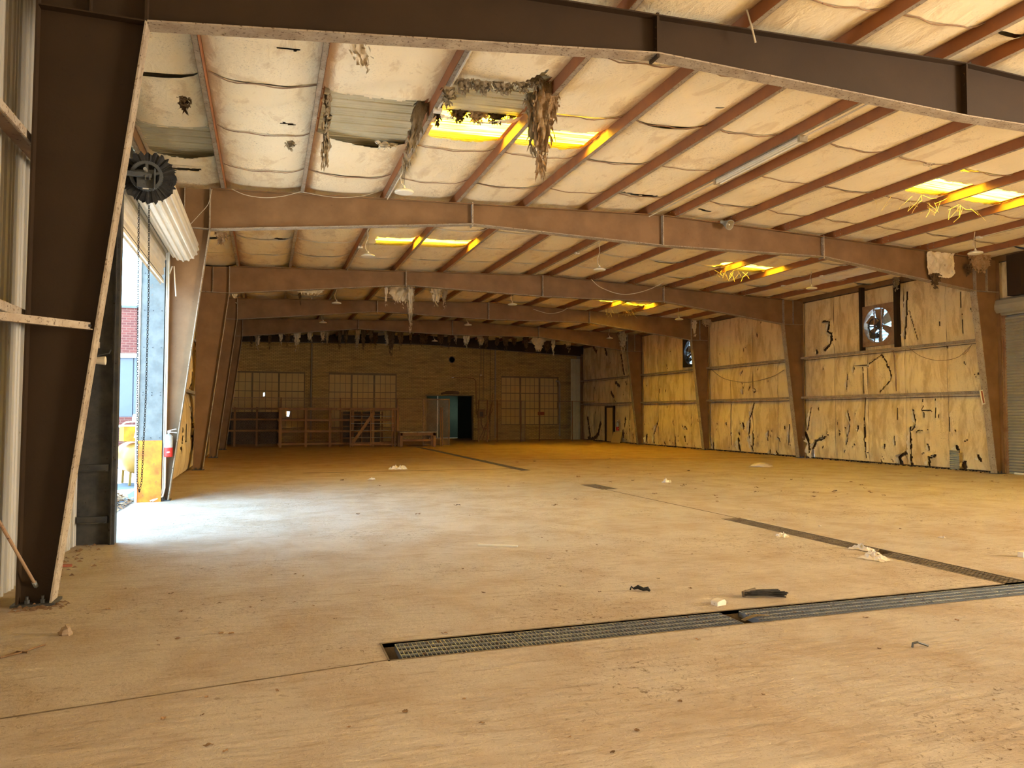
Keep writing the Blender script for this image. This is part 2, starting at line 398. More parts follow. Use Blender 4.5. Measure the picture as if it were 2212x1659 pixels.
for ya in rows:
    ys = ya
    sp = skyrow(min((11.25, 19.25, 28.1, 33.6, 3.2, -4.8, 39.5), key=lambda t: abs(t-ya)) if min(abs(t-ya) for t in (11.25, 19.25, 28.1, 33.6, 3.2, -4.8, 39.5)) < .4572 else -99)
    cuts = sorted([c for s_ in sp for c in s_])
    for lo, hi in ((XL-.15, XM), (XM, XR+.15)):
        xs = [lo]+[c for c in cuts if lo < c < hi]+[hi]
        for q, (a, b) in enumerate(zip(xs, xs[1:])):
            sky = any(abs(a-s_[0]) < .01 and abs(b-s_[1]) < .01 for s_ in sp)
            if ya < 3 and not sky and b-a > 5:
                deck(a, b, ya, ya+.9144)
            else: deck(a, b, ya, ya+.9144, 'skylight_panel' if sky else 'roof_panel', SKY if sky else SHEETR)
SKYR = []
for ya in rows:
    for t in (11.25, 19.25, 28.1, 33.6, 3.2, -4.8, 39.5):
        if abs(t-ya) < .4572:
            for s_ in skyrow(t): SKYR.append((s_[0], s_[1], ya, ya+.9144))

# Z purlins, one piece per bay
YS = [YB]+YF+[YE]
for i, x in enumerate(PUR[1:-1]):
    s = -1 if i < 2 else 1
    for a, b in zip(YS, YS[1:]):
        if b < 3: continue
        z = rz(x); t = .004; m = MB()
        m.box(x-t, x+t, a, b, z, z+PD, 0)
        m.box(min(x, x+s*.075), max(x, x+s*.075), a, b, z, z+.006, 1)
        m.box(x+s*.072-.002, x+s*.072+.002, a, b, z, z+.022, 1)
        m.box(min(x, x-s*.07), max(x, x-s*.07), a, b, z+PD-.006, z+PD, 0)
        if x > XM and a > 5:      # bolt heads along the webs near the frames
            for yy in (a+.12, a+.3, b-.12, b-.3):
                for zz in (.05, .15): m.box(x-s*.012, x-s*.004, yy-.012, yy+.012, z+zz-.012, z+zz+.012, 1)
        m.build('purlin', [PURL, DUST], ceiling)
for x, s in ((-2.05, 1), (19.8, -1)):
    for a, b in zip(YS, YS[1:]):
        if x < 0 and a < 0: continue
        m = MB(); z = rz(x)
        m.box(x-.004, x+.004, a, b, z-.03, z+PD, 0); m.box(min(x, x-s*.08), max(x, x-s*.08), a, b, z-.03, z-.024, 1)
        m.build('eave_strut', [STEEL, DUST], ceiling)

# sagging insulation blankets between purlins, one piece per blanket width and purlin gap
def seg_d(P, a, b):
    a = np.array(a[:2], float); b = np.array(b[:2], float); d = b-a; L = max(1e-9, d@d)
    t = np.clip(((P-a)@d)/L, 0, 1)[..., None]
    return np.linalg.norm(P-(a+t*d), axis=-1)
def torn(P, holes, seed=0):
    """P (...,2) in plane coords; holes: list of (points, width). True where torn away"""
    k = np.zeros(P.shape[:-1], bool)
    jg = .5+.5*wav(P[..., 0]*5, P[..., 1]*5, 1.6, seed)
    for pts, wd in holes:
        for a, b in zip(pts, pts[1:] if len(pts) > 1 else pts):
            k |= seg_d(P, a, b) < wd*(.35+.8*jg)
    return k
def poly_in(P, poly):
    x, y = P[..., 0], P[..., 1]; k = np.zeros(x.shape, bool); n = len(poly)
    for i in range(n):
        x0, y0 = poly[i][:2]; x1, y1 = poly[(i+1) % n][:2]
        c = ((y0 > y) != (y1 > y)) & (x < (x1-x0)*(y-y0)/((y1-y0) or 1e-9)+x0); k ^= c
    return k
HOLEP = [[(.72, 10.68), (2.27, 10.70), (2.27, 12.60), (1.7, 12.75), (.72, 12.45)],
         [(2.31, 10.1), (2.7, 9.75), (3.05, 10.05), (3.35, 9.75), (3.55, 9.25), (3.82, 9.7), (3.80, 11.0), (2.9, 11.25), (2.31, 11.0)],
         [(-1.98, 12.55), (-.86, 12.5), (-.86, 13.9), (-1.5, 14.05), (-1.98, 13.85)],
         [(2.4, 25.6), (3.8, 25.4), (3.8, 27.6), (2.4, 27.2)], [(4.3, 25.4), (5.3, 25.6), (5.1, 26.8), (4.4, 26.6)],
         [(-1.9, 14.62), (-1.2, 14.58), (-1.2, 14.72), (-1.9, 14.75)]]
for s_ in SKYR: HOLEP.append([(s_[0]+.02, s_[2]+.03), (s_[1]-.05, s_[2]+.04), (s_[1]-.1, s_[3]-.06), (s_[0]+.05, s_[3]-.05)])
HOLES = [([(.2, 12.0), (.35, 12.05)], .05), ([(.1, 9.5), (.3, 9.52)], .04),
         ([(1.0, 9.0), (1.3, 9.05), (1.5, 8.9)], .06), ([(7.1, 14.3), (8.1, 14.35)], .05), ([(12.6, 10.7), (12.95, 10.6)], .07),
         ([(9.6, 15.0), (9.9, 15.02)], .05), ([(.2, 20.0), (.4, 20.1)], .07), ([(6.6, 9.8), (6.7, 9.8)], .03), ([(12.1, 8.1), (12.2, 8.1)], .03)]
for _ in range(26): 
    hx, hy = random.uniform(-1, 19), random.uniform(36.8, 44); HOLES.append(([(hx, hy), (hx+random.uniform(-.5, .5), hy+.3)], random.uniform(.08, .35)))
SEAM = [10.58+1.9*k for k in range(-5, 19)]
gi = 0
for gx in range(len(PUR)-1):
    x0, x1 = PUR[gx], PUR[gx+1]
    if x1-x0 < .1: continue
    for sy in range(len(SEAM)-1):
        y0, y1 = SEAM[sy], SEAM[sy+1]
        if y0 > YE-.3: continue
        y1 = min(y1, YE)
        near = y0 < 16
        near_hole = any(min(p[0] for p in h) < x1 and max(p[0] for p in h) > x0 and min(p[1] for p in h) < y1 and max(p[1] for p in h) > y0 for h in HOLEP) or any(x0-.3 < h[0][0][0] < x1+.3 and y0-.5 < h[0][0][1] < y1+.5 for h in HOLES)
        st = .04 if near_hole and y0 < 30 else .09 if near_hole else .14 if near else .25
        nu = max(6, int((x1-x0)/st)); nv = max(6, int((y1-y0)/st))
        e = .006
        X, Y = np.meshgrid(np.linspace(x0+e, x1-e, nu+1), np.linspace(y0, y1, nv+1), indexing='ij')
        u = (X-x0)/(x1-x0); v = (Y-y0)/(y1-y0)
        gi += 1; sd = gi*.37
        sag = (.095+.012*random.random())*(1-(2*u-1)**4)*min(1, (x1-x0)/1.0)
        sag += .028*np.exp(-np.minimum(v, 1-v)*18)*(4*u*(1-u))*(1 if y0 > 15 else .6)          # rolled lap at the seams
        sag += .012*wav(X, Y, 1.6, sd)*(4*u*(1-u))+(.06 if random.random() < .07 else .006)*np.exp(-v*14)*(4*u*(1-u))
        Z = np.array([[rz(a) for a in row] for row in X[:, :1]])+PD-.012-sag
        for yf in YF: Z = Z-.0*np.exp(-((Y-yf)/.2)**2)
        Pm = np.stack([(X[:-1, :-1]+X[1:, 1:])/2, (Y[:-1, :-1]+Y[1:, 1:])/2], -1)
        mask = np.ones(Pm.shape[:-1], bool)
        if near_hole:
            jit = Pm+.05*np.stack([wav(Pm[..., 0]*6, Pm[..., 1]*6, 1, 3), wav(Pm[..., 1]*6, Pm[..., 0]*6, 1, 8)], -1)
            for h in HOLEP: mask &= ~poly_in(jit, h)
            mask &= ~torn(Pm, HOLES, 4)
            if not mask.any(): continue
        mb = MB(); mb.grid(np.stack([X, Y, Z], -1), mask)
        mb.build('insulation_panel', INS, ceiling, smooth=True)

# lapped seams between the blankets: tape-like flaps that follow the sag
for gx in range(1, len(PUR)-2):
    x0, x1 = PUR[gx], PUR[gx+1]
    if x1-x0 < 1: continue
    for ys in SEAM:
        if not 5 < ys < 40: continue
        if any(min(p[0] for p in h)-.2 < (x0+x1)/2 < max(p[0] for p in h)+.2 and min(p[1] for p in h)-.15 < ys < max(p[1] for p in h)+.15 for h in HOLEP): continue
        far = ys > 15.5; wd = .045 if far else .014; P = []
        for k in range(13):
            u = .02+.96*k/12; xx = x0+(x1-x0)*u
            zz = rz(xx)+PD-.012-(.101*(1-(2*u-1)**4)*min(1, x1-x0)+(.028 if far else .017)*4*u*(1-u)+.006*4*u*(1-u))-.014
            jit = .03*sin(k*1.3+ys)+.01*random.uniform(-1, 1)
            P.append([(xx, ys+jit-wd, zz-.0), (xx, ys+jit, zz-.012), (xx, ys+jit+wd, zz)])
        m = MB(); m.grid(np.array(P)); m.build('seam_flap', WHITE if far else GIRT, ceiling, smooth=True)
# ------------------------------------------------------------------ steel frames
frame_labels = ['nearest steel portal frame, dark rafter crossing the top above the big left column',
    'second steel portal frame, pinkish lit rafter just beyond the rolling door', 'third steel portal frame, beyond the one with the horn speaker',
    'fourth steel portal frame, its rafter carrying hanging white facing scraps', 'fifth and farthest steel portal frame with tapered columns, before the brick wall']
def flange(m, pts, yc, wd=.2, t=.016, mi=1):
    for p, q in zip(pts, pts[1:]):
        m.bar((p[0], yc, p[1]), (q[0], yc, q[1]), wd, t, (0, 0, 1) if abs(p[0]-q[0]) > abs(p[1]-q[1]) else (1, 0, 0), mi)
for i, y in enumerate(YF):
    FR = thing('steel_portal_frame', frame_labels[i], 'frame', None, (-1.85, y, 0))
    DKM = [STEELD, DUST] if i == 0 else [STEEL, DUST]  # nearest frame takes the steel with shade in its colour
    KL, KR = (-1.10, 5.263), (18.79, 5.115); P1, RB, P3 = (4.217, 5.80), (8.92, 5.675), (13.60, 5.728)
    zt = lambda x: rz(x)-.012
    # columns
    for (bi, bo, k, xo) in ((-1.746, -2.0, KL, -1.97), (19.401, 19.66, KR, 19.66)):
        m = MB(); m.prism([(bo, .02), (bi, .02), (k[0], k[1]), (xo, k[1]+.02)], 'Y', y-.005, y+.005)
        flange(m, [(bi, .02), k], y); flange(m, [(bo, .02), (xo, k[1]), (xo, zt(xo))], y, mi=0)
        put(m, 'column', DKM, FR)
        m = MB(); m.box(min(bi, bo)-.04, max(bi, bo)+.04, y-.13, y+.13, 0, .02)
        for sx in (.07, .19):
            for sy in (-.07, .07):
                xx = min(bi, bo)+sx; m.lathe([(.022, 0), (.022, .03), (.012, .032), (.012, .06)], (xx, y+sy, .02), 'Z', 6)
        put(m, 'base_plate', DMET, FR)
        m = MB(); m.prism([(xo, k[1]+.02), (k[0], k[1]), (k[0], zt(k[0])), (xo, zt(xo))], 'Y', y-.005, y+.005)
        put(m, 'knee_panel', DKM, FR)
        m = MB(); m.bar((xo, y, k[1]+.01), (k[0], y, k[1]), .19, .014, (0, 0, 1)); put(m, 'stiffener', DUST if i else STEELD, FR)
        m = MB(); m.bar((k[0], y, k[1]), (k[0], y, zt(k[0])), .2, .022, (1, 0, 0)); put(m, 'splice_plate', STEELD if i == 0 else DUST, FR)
        xs = k[0]+(-.46 if k[0] < 0 else .46)
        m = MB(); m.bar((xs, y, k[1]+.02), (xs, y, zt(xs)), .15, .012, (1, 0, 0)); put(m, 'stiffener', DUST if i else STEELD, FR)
    for a, b in ((KL, P1), (P1, RB), (RB, P3), (P3, KR)):
        m = MB(); seg = [a[0], b[0]]
        m.prism([(a[0], a[1]), (b[0], b[1]), (b[0], zt(b[0])), (a[0], zt(a[0]))], 'Y', y-.005, y+.005)
        flange(m, [a, b], y); flange(m, [(a[0], zt(a[0])-.0), (b[0], zt(b[0]))], y, mi=0)
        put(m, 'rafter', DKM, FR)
    for p in (P1, RB, P3):
        ex = .05 if p is not RB else 0
        m = MB(); m.bar((p[0], y, p[1]-ex), (p[0], y, zt(p[0])+ex*.6), .19, .03, (1, 0, 0))
        for zz in np.arange(p[1]+.05, zt(p[0]), .13):
            for sy in (-.06, .06): m.lathe([(.014, -.03), (.014, .03)], (p[0], y+sy, zz), 'X', 6)
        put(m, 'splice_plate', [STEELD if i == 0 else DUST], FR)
# end frame
FR = thing('end_wall_frame', 'dark steel end rafter and corner posts in front of the brick wall top', 'frame', None, (-2, YE, 0))
m = MB()
for a, b in (((-2.1, 5.75), (XM, 5.93)), ((XM, 5.93), (19.8, 5.45))):
    m.prism([a, b, (b[0], rz(b[0])+.15), (a[0], rz(a[0])+.15)], 'Y', YE-.005, YE+.005)
    flange(m, [a, b], YE)
put(m, 'rafter', [STEELD, DUST], FR)
for x in (-2.0, 19.72):
    m = MB(); m.box(x-.1, x+.1, YE-.006, YE+.006, 0, 5.6); m.box(x-.105, x-.095, YE-.1, YE+.1, 0, 5.6); m.box(x+.095, x+.105, YE-.1, YE+.1, 0, 5.6)
    put(m, 'corner_post', STEEL, FR)

# ------------------------------------------------------------------ ribbed wall sheets
def ribbed(xf, y0, y1, z0, z1, inward, parent, name='wall_sheet', mat=SHEET):
    """vertical ribs; xf plane, inward = +1/-1 toward the room"""
    prof = []; n = max(1, round((y1-y0)/.3048)); wd = (y1-y0)/n
    for i in range(n):
        for t, h in ((0, 0), (.24, 0), (.27, .014), (.33, .014), (.36, 0), (.50, 0), (.53, .014), (.59, .014), (.62, 0), (.76, 0), (.82, -.05), (.94, -.05)):
            prof.append((y0+wd*(i+t), h))
    prof.append((y1, 0))
    P = np.array([[(xf+inward*h, yy, z) for yy, h in prof] for z in (z0, z1)])
    m = MB(); m.grid(P); return m.build(name, mat, parent)
WL = structure(empty('wall_left', (0, 0, 0)))
yy = 1.0
while yy < DY0-.05:
    y1 = min(yy+.9144, DY0+.02); ribbed(XL, yy, y1, 0, 6.24, 1, WL); yy += .9144
m = MB()
for a, b, c, d in rects(YB, YW+.4, 0, 6.25, [(1.0, DY1+.02, 0, 6.25)]): m.box(XL-.06, XL-.04, a, b, c, d)
m.build('outer_sheet', SHEET, WL)
m = MB(); m.box(XL-.03, XL-.015, DY0, DY1+.02, DZ, 6.25); m.build('header_sheet', SHEET, WL)
m = MB(); m.box(XL-.06, XR, YB-.06, YB, 0, 6.7); structure(m.build('wall_front', SHEET))
m = MB(); m.box(XL-.06, XL-.03, .0, 1.05, 0, 6.25); m.build('outer_sheet', SHEET, WL)
# girts on the left wall
def girt(x, y0, y1, z, s, parent, mats=(GIRT, DUST)):
    m = MB(); xo = x-s*.2   # room-side flange at x, web horizontal to the sheet
    m.box(min(x, xo), max(x, xo), y0, y1, z-.005, z+.005, 0)
    m.box(min(x, x+s*.006), max(x, x+s*.006), y0, y1, z-.075, z, 1)
    m.box(min(x, x-s*.02), max(x, x-s*.02), y0, y1, z-.078, z-.072, 1)
    for yb in np.arange(y0+.2, y1-.1, .6): m.box(x+s*.005, x+s*.009, yb-.008, yb+.008, z-.046, z-.03, 0)
    return m.build('girt', list(mats), parent)
for z in (2.56, 4.14):
    girt(-2.03, 1.0, DY0, z, 1, WL)
for z in (2.3, 3.83):
    for a, b in zip([DY1+.3]+YF[2:], YF[2:]+[YE]):
        girt(-1.99, a+.0, b, z, 1, WL)
# ------------------------------------------------------------------ insulated side walls
def quilt(parent, xf, s, y0, y1, z0, z1, holes, hp, seed, st=.05, bulge=.06, mat=None):
    nu = max(4, int((y1-y0)/st)); nv = max(4, int((z1-z0)/st))
    Y, Z = np.meshgrid(np.linspace(y0, y1, nu+1), np.linspace(z0, z1, nv+1), indexing='ij')
    u = (Y-y0)/(y1-y0); v = (Z-z0)/(z1-z0)
    d = bulge*(1-(2*v-1)**4)*(.6+.4*4*u*(1-u))+.016*wav(Y*1.4, Z*.8, 1.7, seed)*np.minimum(1, 4*v*(1-v))
    d += .010*wav(Y*5, Z*.7, 1.5, seed+3)*np.minimum(1, 4*v*(1-v))-.02*np.exp(-np.minimum(u, 1-u)*25)
    Pm = np.stack([(Y[:-1, :-1]+Y[1:, 1:])/2, (Z[:-1, :-1]+Z[1:, 1:])/2], -1)
    mask = ~torn(Pm, holes, seed*.1)
    # lift the facing where it is torn
    PV = np.stack([Y, Z], -1)
    for pts, wd in holes:
        for a, b in zip(pts, pts[1:] if len(pts) > 1 else pts):
            dd = seg_d(PV, a, b); d = d+.035*np.exp(-((dd-wd*.8)/(.05))**2)
    for h in hp: mask &= ~poly_in(Pm, h)
    mb = MB(); mb.grid(np.stack([xf+s*d, Y, Z], -1), mask)
    return mb.build('insulation_panel', mat or INSW, parent, smooth=True)
WR = structure(empty('wall_right', (0, 0, 0)))
XI = 19.80
def rpts(sc, ox, oy, pts):
    out = []
    for (a, b) in pts:
        p = at(ox+a/sc, oy+b/sc, X=19.76); out.append((p.y, p.z))
    return out
Z5 = lambda *p: rpts(3.607, 1700, 600, p); Z4 = lambda *p: rpts(4.366, 1380, 640, p); Z3 = lambda *p: rpts(5.53, 1000, 740, p)
RH = [(Z5((195, 1010), (170, 1180)), .035), (Z5((150, 1210), (185, 1290), (185, 1390)), .10), (Z5((205, 1400), (212, 1330), (240, 1270), (300, 1245)), .075),
      (Z5((480, 1040), (500, 1130), (488, 1230), (470, 1300)), .035), (Z5((603, 700), (605, 900)), .018), (Z5((612, 940), (613, 1260), (620, 1400)), .028),
      (Z5((525, 740), (535, 685), (640, 685)), .03), (Z5((650, 670), (745, 600), (800, 680), (825, 790), (730, 890)), .028), (Z5((482, 760), (470, 880)), .035),
      (Z5((990, 1030), (1015, 1140), (980, 1190)), .035), (Z5((1020, 1200), (1062, 1190)), .035), (Z5((970, 1165), (975, 1460)), .045), (Z5((890, 1440), (890, 1395), (935, 1355)), .085),
      (Z5((1110, 1300), (1118, 1340)), .04), (Z5((1112, 1455), (1120, 1400), (1160, 1385)), .055), (Z5((1390, 1440), (1390, 1470)), .10), (Z5((1500, 1390), (1515, 1420)), .06),
      (Z5((1060, 950), (1070, 1030), (1080, 1090)), .02), (Z5((1070, 1030), (1140, 1040)), .02), (Z5((1160, 940), (1166, 1090)), .02), (Z5((1275, 1060), (1275, 1200)), .02), (Z5((1320, 1190), (1325, 1200)), .03),
      (Z5((945, 110), (932, 400), (925, 470)), .045), (Z5((960, 260), (1030, 485)), .02), (Z5((1362, 110), (1380, 430)), .02), (Z5((1198, 340), (1198, 375)), .02),
      (Z5((290, 345), (340, 345), (325, 420), (352, 440), (350, 510), (300, 560)), .06), (Z5((240, 565), (240, 590)), .05),
      (Z5((250, 1015), (255, 1030)), .05), (Z5((403, 1125), (403, 1145)), .03), (Z5((418, 1215), (416, 1230)), .03), (Z5((565, 1160), (560, 1190)), .04), (Z5((770, 1300), (768, 1330)), .035),
      (Z5((870, 1000), (868, 1100)), .02), (Z5((845, 1240), (850, 1300)), .03), (Z5((1385, 1270), (1415, 1268)), .02), (Z5((1245, 530), (1248, 545)), .03), (Z5((1330, 1310), (1345, 1360)), .06),
      (Z4((1090, 1010), (1058, 1150), (1047, 1300), (1075, 1460)), .05), (Z4((875, 1020), (880, 1400)), .02), (Z4((990, 1200), (1000, 1250)), .06), (Z4((950, 1350), (955, 1450)), .09),
      (Z4((1230, 1270), (1224, 1355)), .045), (Z4((712, 1380), (706, 1445)), .04), (Z4((1315, 1335), (1335, 1345)), .05), (Z4((1385, 1230), (1388, 1250)), .06), (Z4((1430, 1210), (1422, 1400)), .035),
      (Z4((985, 700), (970, 740)), .035), (Z4((992, 860), (990, 920)), .045), (Z4((1095, 870), (1115, 885), (1100, 905)), .045), (Z4((1045, 870), (1045, 885)), .035), (Z4((952, 1285), (957, 1300)), .06), (Z4((1085, 1300), (1080, 1400)), .07),
      (Z4((997, 500), (997, 515)), .04), (Z4((1300, 1470), (1310, 1490)), .06), (Z4((1245, 1450), (1240, 1480)), .04), (Z4((830, 1190), (835, 1210)), .04),
      (Z4((178, 1200), (150, 1300), (147, 1380)), .05), (Z4((82, 1310), (75, 1385)), .10), (Z4((448, 1235), (460, 1250)), .07), (Z4((440, 1320), (446, 1370)), .05), (Z4((205, 870), (200, 915)), .04), (Z4((255, 870), (258, 900)), .03),
      (Z4((350, 1330), (345, 1410)), .05), (Z4((325, 1180), (330, 1210)), .03), (Z4((245, 1380), (250, 1400)), .05), (Z4((268, 650), (275, 680)), .04),
      (Z3((1500, 900), (1530, 1150)), .12), (Z3((1650, 960), (1625, 1100), (1570, 1140)), .14), (Z3((1500, 1140), (1560, 1150)), .12), (Z3((1950, 900), (1940, 1000)), .08), (Z3((1920, 1060), (1925, 1120)), .10), (Z3((1990, 960), (2000, 1150)), .05),
      (Z3((1900, 150), (1930, 370)), .10), (Z3((1830, 480), (1880, 520)), .12), (Z3((1780, 600), (1810, 650)), .12), (Z3((1950, 470), (1960, 500)), .06), (Z3((1560, 60), (1600, 110)), .14), (Z3((1700, 60), (1720, 140)), .16), (Z3((1580, 540), (1585, 570)), .04)]
for h_, w_ in list(RH): pass
for _ in range(130):
    hy = random.uniform(15.8, 43); hz = abs(random.gauss(0, .8)) if random.random() < .75 else random.uniform(2.4, 5.6)
    RH.append(([(hy, hz+.02), (hy+random.uniform(-.05, .05), hz+random.uniform(.02, .12))], random.uniform(.012, .035)))
FAN = [(20.0, 4.66), (31.6, 4.66)]
FANR = [(19.28, 20.52, 4.0, 5.38), (30.95, 32.25, 4.0, 5.38)]
hp = [[(a, c), (b, c), (b, d), (a, d)] for a, b, c, d in FANR]
GR = [0.03, 2.20, 3.75, 5.98]
strips = []
for a, b in zip([15.75]+YF[2:], YF[2:]+[YE]):
    n = round((b-a)/1.5); strips += [(a+(b-a)*k/n, a+(b-a)*(k+1)/n) for k in range(n)]
sd = 0
for (a, b) in strips:
    for z0, z1 in zip(GR, GR[1:]):
        sd += 1
        loc = [h for h in RH if any(a-.3 < p[0] < b+.3 and z0-.3 < p[1] < z1+.3 for p in h[0])]
        quilt(WR, XI, -1, a+.004, b-.004, z0+.01, z1-.01, loc, hp, sd, .035 if a < 31 else .06)
gap = at(1761.5, 982, X=19.97)
HB = FANR+[(gap.y-.07, gap.y+.05, .02, .34)]
m = MB()
for a, b, c, d in rects(15.6, YE, 0, 6.1, HB): m.box(19.86, 19.88, a, b, c, d)
m.build('fibreglass_backing', FIBD, WR)
m = MB()
for a, b, c, d in rects(YB, YW+.4, 0, 6.25, HB+[(-5.5, 1.5, 0, 3.8)]): m.box(19.95, 20.0, a, b, c, d)
m.build('outer_sheet', SHEET, WR)
quilt(WR, XI, -1, 8.0, 15.6, 4.95, 5.98, [([(14.6, 5.1), (14.3, 5.3), (14.0, 5.35)], .12)], [], 77, .05)
for z in (2.34, 3.86):
    for a, b in zip([15.75]+YF[2:], YF[2:]+[YE]): girt(19.60, a, b, z, -1, WR)
# torn curls standing off the right wall beside the long rips
for (pts, wd) in RH[:60]:
    if wd < .03 or len(pts) < 2: continue
    for a, b in zip(pts, pts[1:]):
        L = math.hypot(b[0]-a[0], b[1]-a[1])
        if L < .1: continue
        n = max(2, int(L/.06)); P = []
        for k in range(n+1):
            t = k/n; y_, z_ = a[0]+(b[0]-a[0])*t, a[1]+(b[1]-a[1])*t
            o = wd*1.0; q = (.5+random.random())*min(.09, wd*1.3)*sin(pi*min(1, t*1.0+.05))
            P.append([(XI-.07, y_+o, z_), (XI-.09-q*.5, y_+o+q*.15, z_-.01), (XI-.09-q, y_+o+q*.8, z_-.03)])
        mb = MB(); mb.grid(np.array(P)); mb.build('torn_flap', FACE, WR, smooth=True)
# left wall insulation beyond the door
LH = [([(random.uniform(16, 26), random.uniform(.1, 3.4))], random.uniform(.05, .22)) for _ in range(40)]
LH = [([h[0][0], (h[0][0][0]+random.uniform(-.3, .3), h[0][0][1]+random.uniform(.2, .7))], h[1]) for h in LH]
for a, b in zip([15.6]+YF[2:], YF[2:]+[YE]):
    n = round((b-a)/2)
    for k in range(n):
        for z0, z1 in zip([.03, 2.22, 3.75], [2.22, 3.75, 5.9]):
            sd += 1; quilt(WL, -2.17, 1, a+(b-a)*k/n, a+(b-a)*(k+1)/n, z0, z1, LH, [], sd, .07, .10)
m = MB(); m.box(-2.24, -2.22, 15.5, YE, 0, 6); m.build('fibreglass_backing', FIBD, WL)
# far metal strip at the right corner and south closure
WF = structure(empty('wall_back', (0, 0, 0)))
P1_ = at(1225, 900, Y=YW); 
m = MB()
m.prism([(18.95+0*.1, 0)]+[], 'Z', 0, 0) if False else None
prof = []
for i in range(4):
    for t, h in ((0, 0), (.7, 0), (.75, -.03), (.95, -.03)): prof.append((19.0+.2*(i+t), YE+.25+h))
P = np.array([[(x, y_, z) for x, y_ in prof] for z in (0, 5.3)]); m.grid(P); m.build('closure_sheet', SHEETR, WF)
# brick wall with openings
def wr(px0, px1, py0, py1):
    a = at(px0, py0, Y=YW); b = at(px1, py1, Y=YW); return (a.x, b.x, b.z, a.z)
W1 = (-2.3, 2.2, .80, 4.18); W2 = (3.58, 7.72, .80, 4.16); W3 = (14.56, 18.62, .95, 4.15); DR = (9.58, 12.68, 0, 2.86)
m = MB()
for a, b, c, d in rects(-6, 19.1, 0, 6.45, [W1, W2, W3, DR]): m.box(a, b, YW, YW+.35, c, d)
m.build('brick_face', BRICK, WF)
m = MB()
for x in (2.75, 13.92): m.box(x-.14, x+.14, YW-.16, YW-.002, 0, 6.05)
m.build('pilaster', BRICK, WF)
m = MB(); m.tube([(2.55, YW-.07, .1), (2.55, YW-.07, 5.9)], .05); m.build('downpipe', PIPE, WF)
m = MB(); m.tube([(14.13, YW-.07, .1), (14.13, YW-.07, 5.9)], .05); m.build('downpipe', PIPE, WF)
m = MB(); m.box(19.1, 20.1, YW+.05, YW+.35, 0, 6.3); m.build('brick_return', BRICK, WF)
# windows: painted-over steel sashes, each pane a piece
dark = {3: {(0, 11): 1, (2, 11): 1, (3, 11): .5}}
for n, (x0, x1, z0, z1) in ((1, W1), (2, W2), (3, W3)):
    wo = structure(empty('window_%d' % n, (x0, YW, z0)))
    rowsn = 6
    m = MB()
    ft = .05
    m.box(x0, x1, YW+.06, YW+.14, z1-.10, z1); m.box(x0, x1, YW+.06, YW+.14, z0, z0+ft)
    for k in range(4):
        xx = x0+(x1-x0)*k/3; m.box(max(x0, xx-ft), min(x1, xx+ft), YW+.05, YW+.15, z0, z1)
    put(m, 'frame', FRAMEW, wo)
    ih = (z1-.10-z0-ft)/rowsn
    for r in range(rowsn+1 if False else rowsn):
        if r and r % 2 == 0:
            m = MB(); zz = z0+ft+ih*r; m.box(x0, x1, YW+.055, YW+.13, zz-.025, zz+.025); put(m, 'transom', FRAMEW, wo)
    for sct in range(3):
        a = x0+(x1-x0)*sct/3+ft; b = x0+(x1-x0)*(sct+1)/3-ft
        for c in range(4):
            for r in range(rowsn):
                pa = a+(b-a)*c/4+.011; pb = a+(b-a)*(c+1)/4-.011; za = z0+ft+ih*r+.012; zb = za+ih-.024
                rr = rowsn-1-r; cc = sct*4+c
                if n == 3 and (rr, cc) in ((0, 11), (3, 11)): continue
                m = MB()
                if n == 1 and (rr, cc) == (2, 5):      # broken pane
                    m.prism([(pa, za), (pb, za), (pb, zb-.25), (pb-.12, zb-.3), (pb-.1, zb), (pa, zb)], 'Y', YW+.09, YW+.1)
                elif n == 1 and (rr, cc) == (4, 9):
                    m.prism([(pa, za), (pb, za), (pb, zb), (pa, zb), (pa, zb-.1), (pb-.1, zb-.12), (pb-.14, za+.1), (pa, za+.12)], 'Y', YW+.09, YW+.1)
                else: m.box(pa, pb, YW+.09+random.uniform(-.006, .006), YW+.102, za, zb)
                put(m, 'pane', PAINTW, wo)
    m = MB()
    for sct in range(3):
        a = x0+(x1-x0)*sct/3+ft; b = x0+(x1-x0)*(sct+1)/3-ft
        for c in range(1, 4): xx = a+(b-a)*c/4; m.box(xx-.014, xx+.014, YW+.085, YW+.12, z0+ft, z1-.1)
        for r in range(1, rowsn): zz = z0+ft+ih*r; m.box(a, b, YW+.085, YW+.12, zz-.014, zz+.014)
    put(m, 'glazing_bars', FRAMEW, wo)
    m = MB()
    hb = []
    if n == 1:
        for (rr, cc) in ((2, 5), (4, 9)):
            a = x0+(x1-x0)*(cc//4)/3+ft; b = x0+(x1-x0)*(cc//4+1)/3-ft; xa = a+(b-a)*(cc % 4)/4; za = z0+ft+ih*(rowsn-1-rr); hb.append((xa+.08, xa+.30, za+.1, za+.45))
    for a, b, c, d in rects(x0-.1, x1+.1, z0-.1, z1+.1, hb): m.box(a, b, YW+.352, YW+.36, c, d)
    put(m, 'backing_board', PAINTW, wo)
m = MB(); m.box(14.3, 18.9, YW-.12, YW, .84, .93); m.build('window_ledge', BRICK, WF)
m = MB(); m.box(W2[0]-.35, W2[1]+.05, YW-.02, YW, 4.16, 4.19); m.build('lintel', FRAMEW, WF)
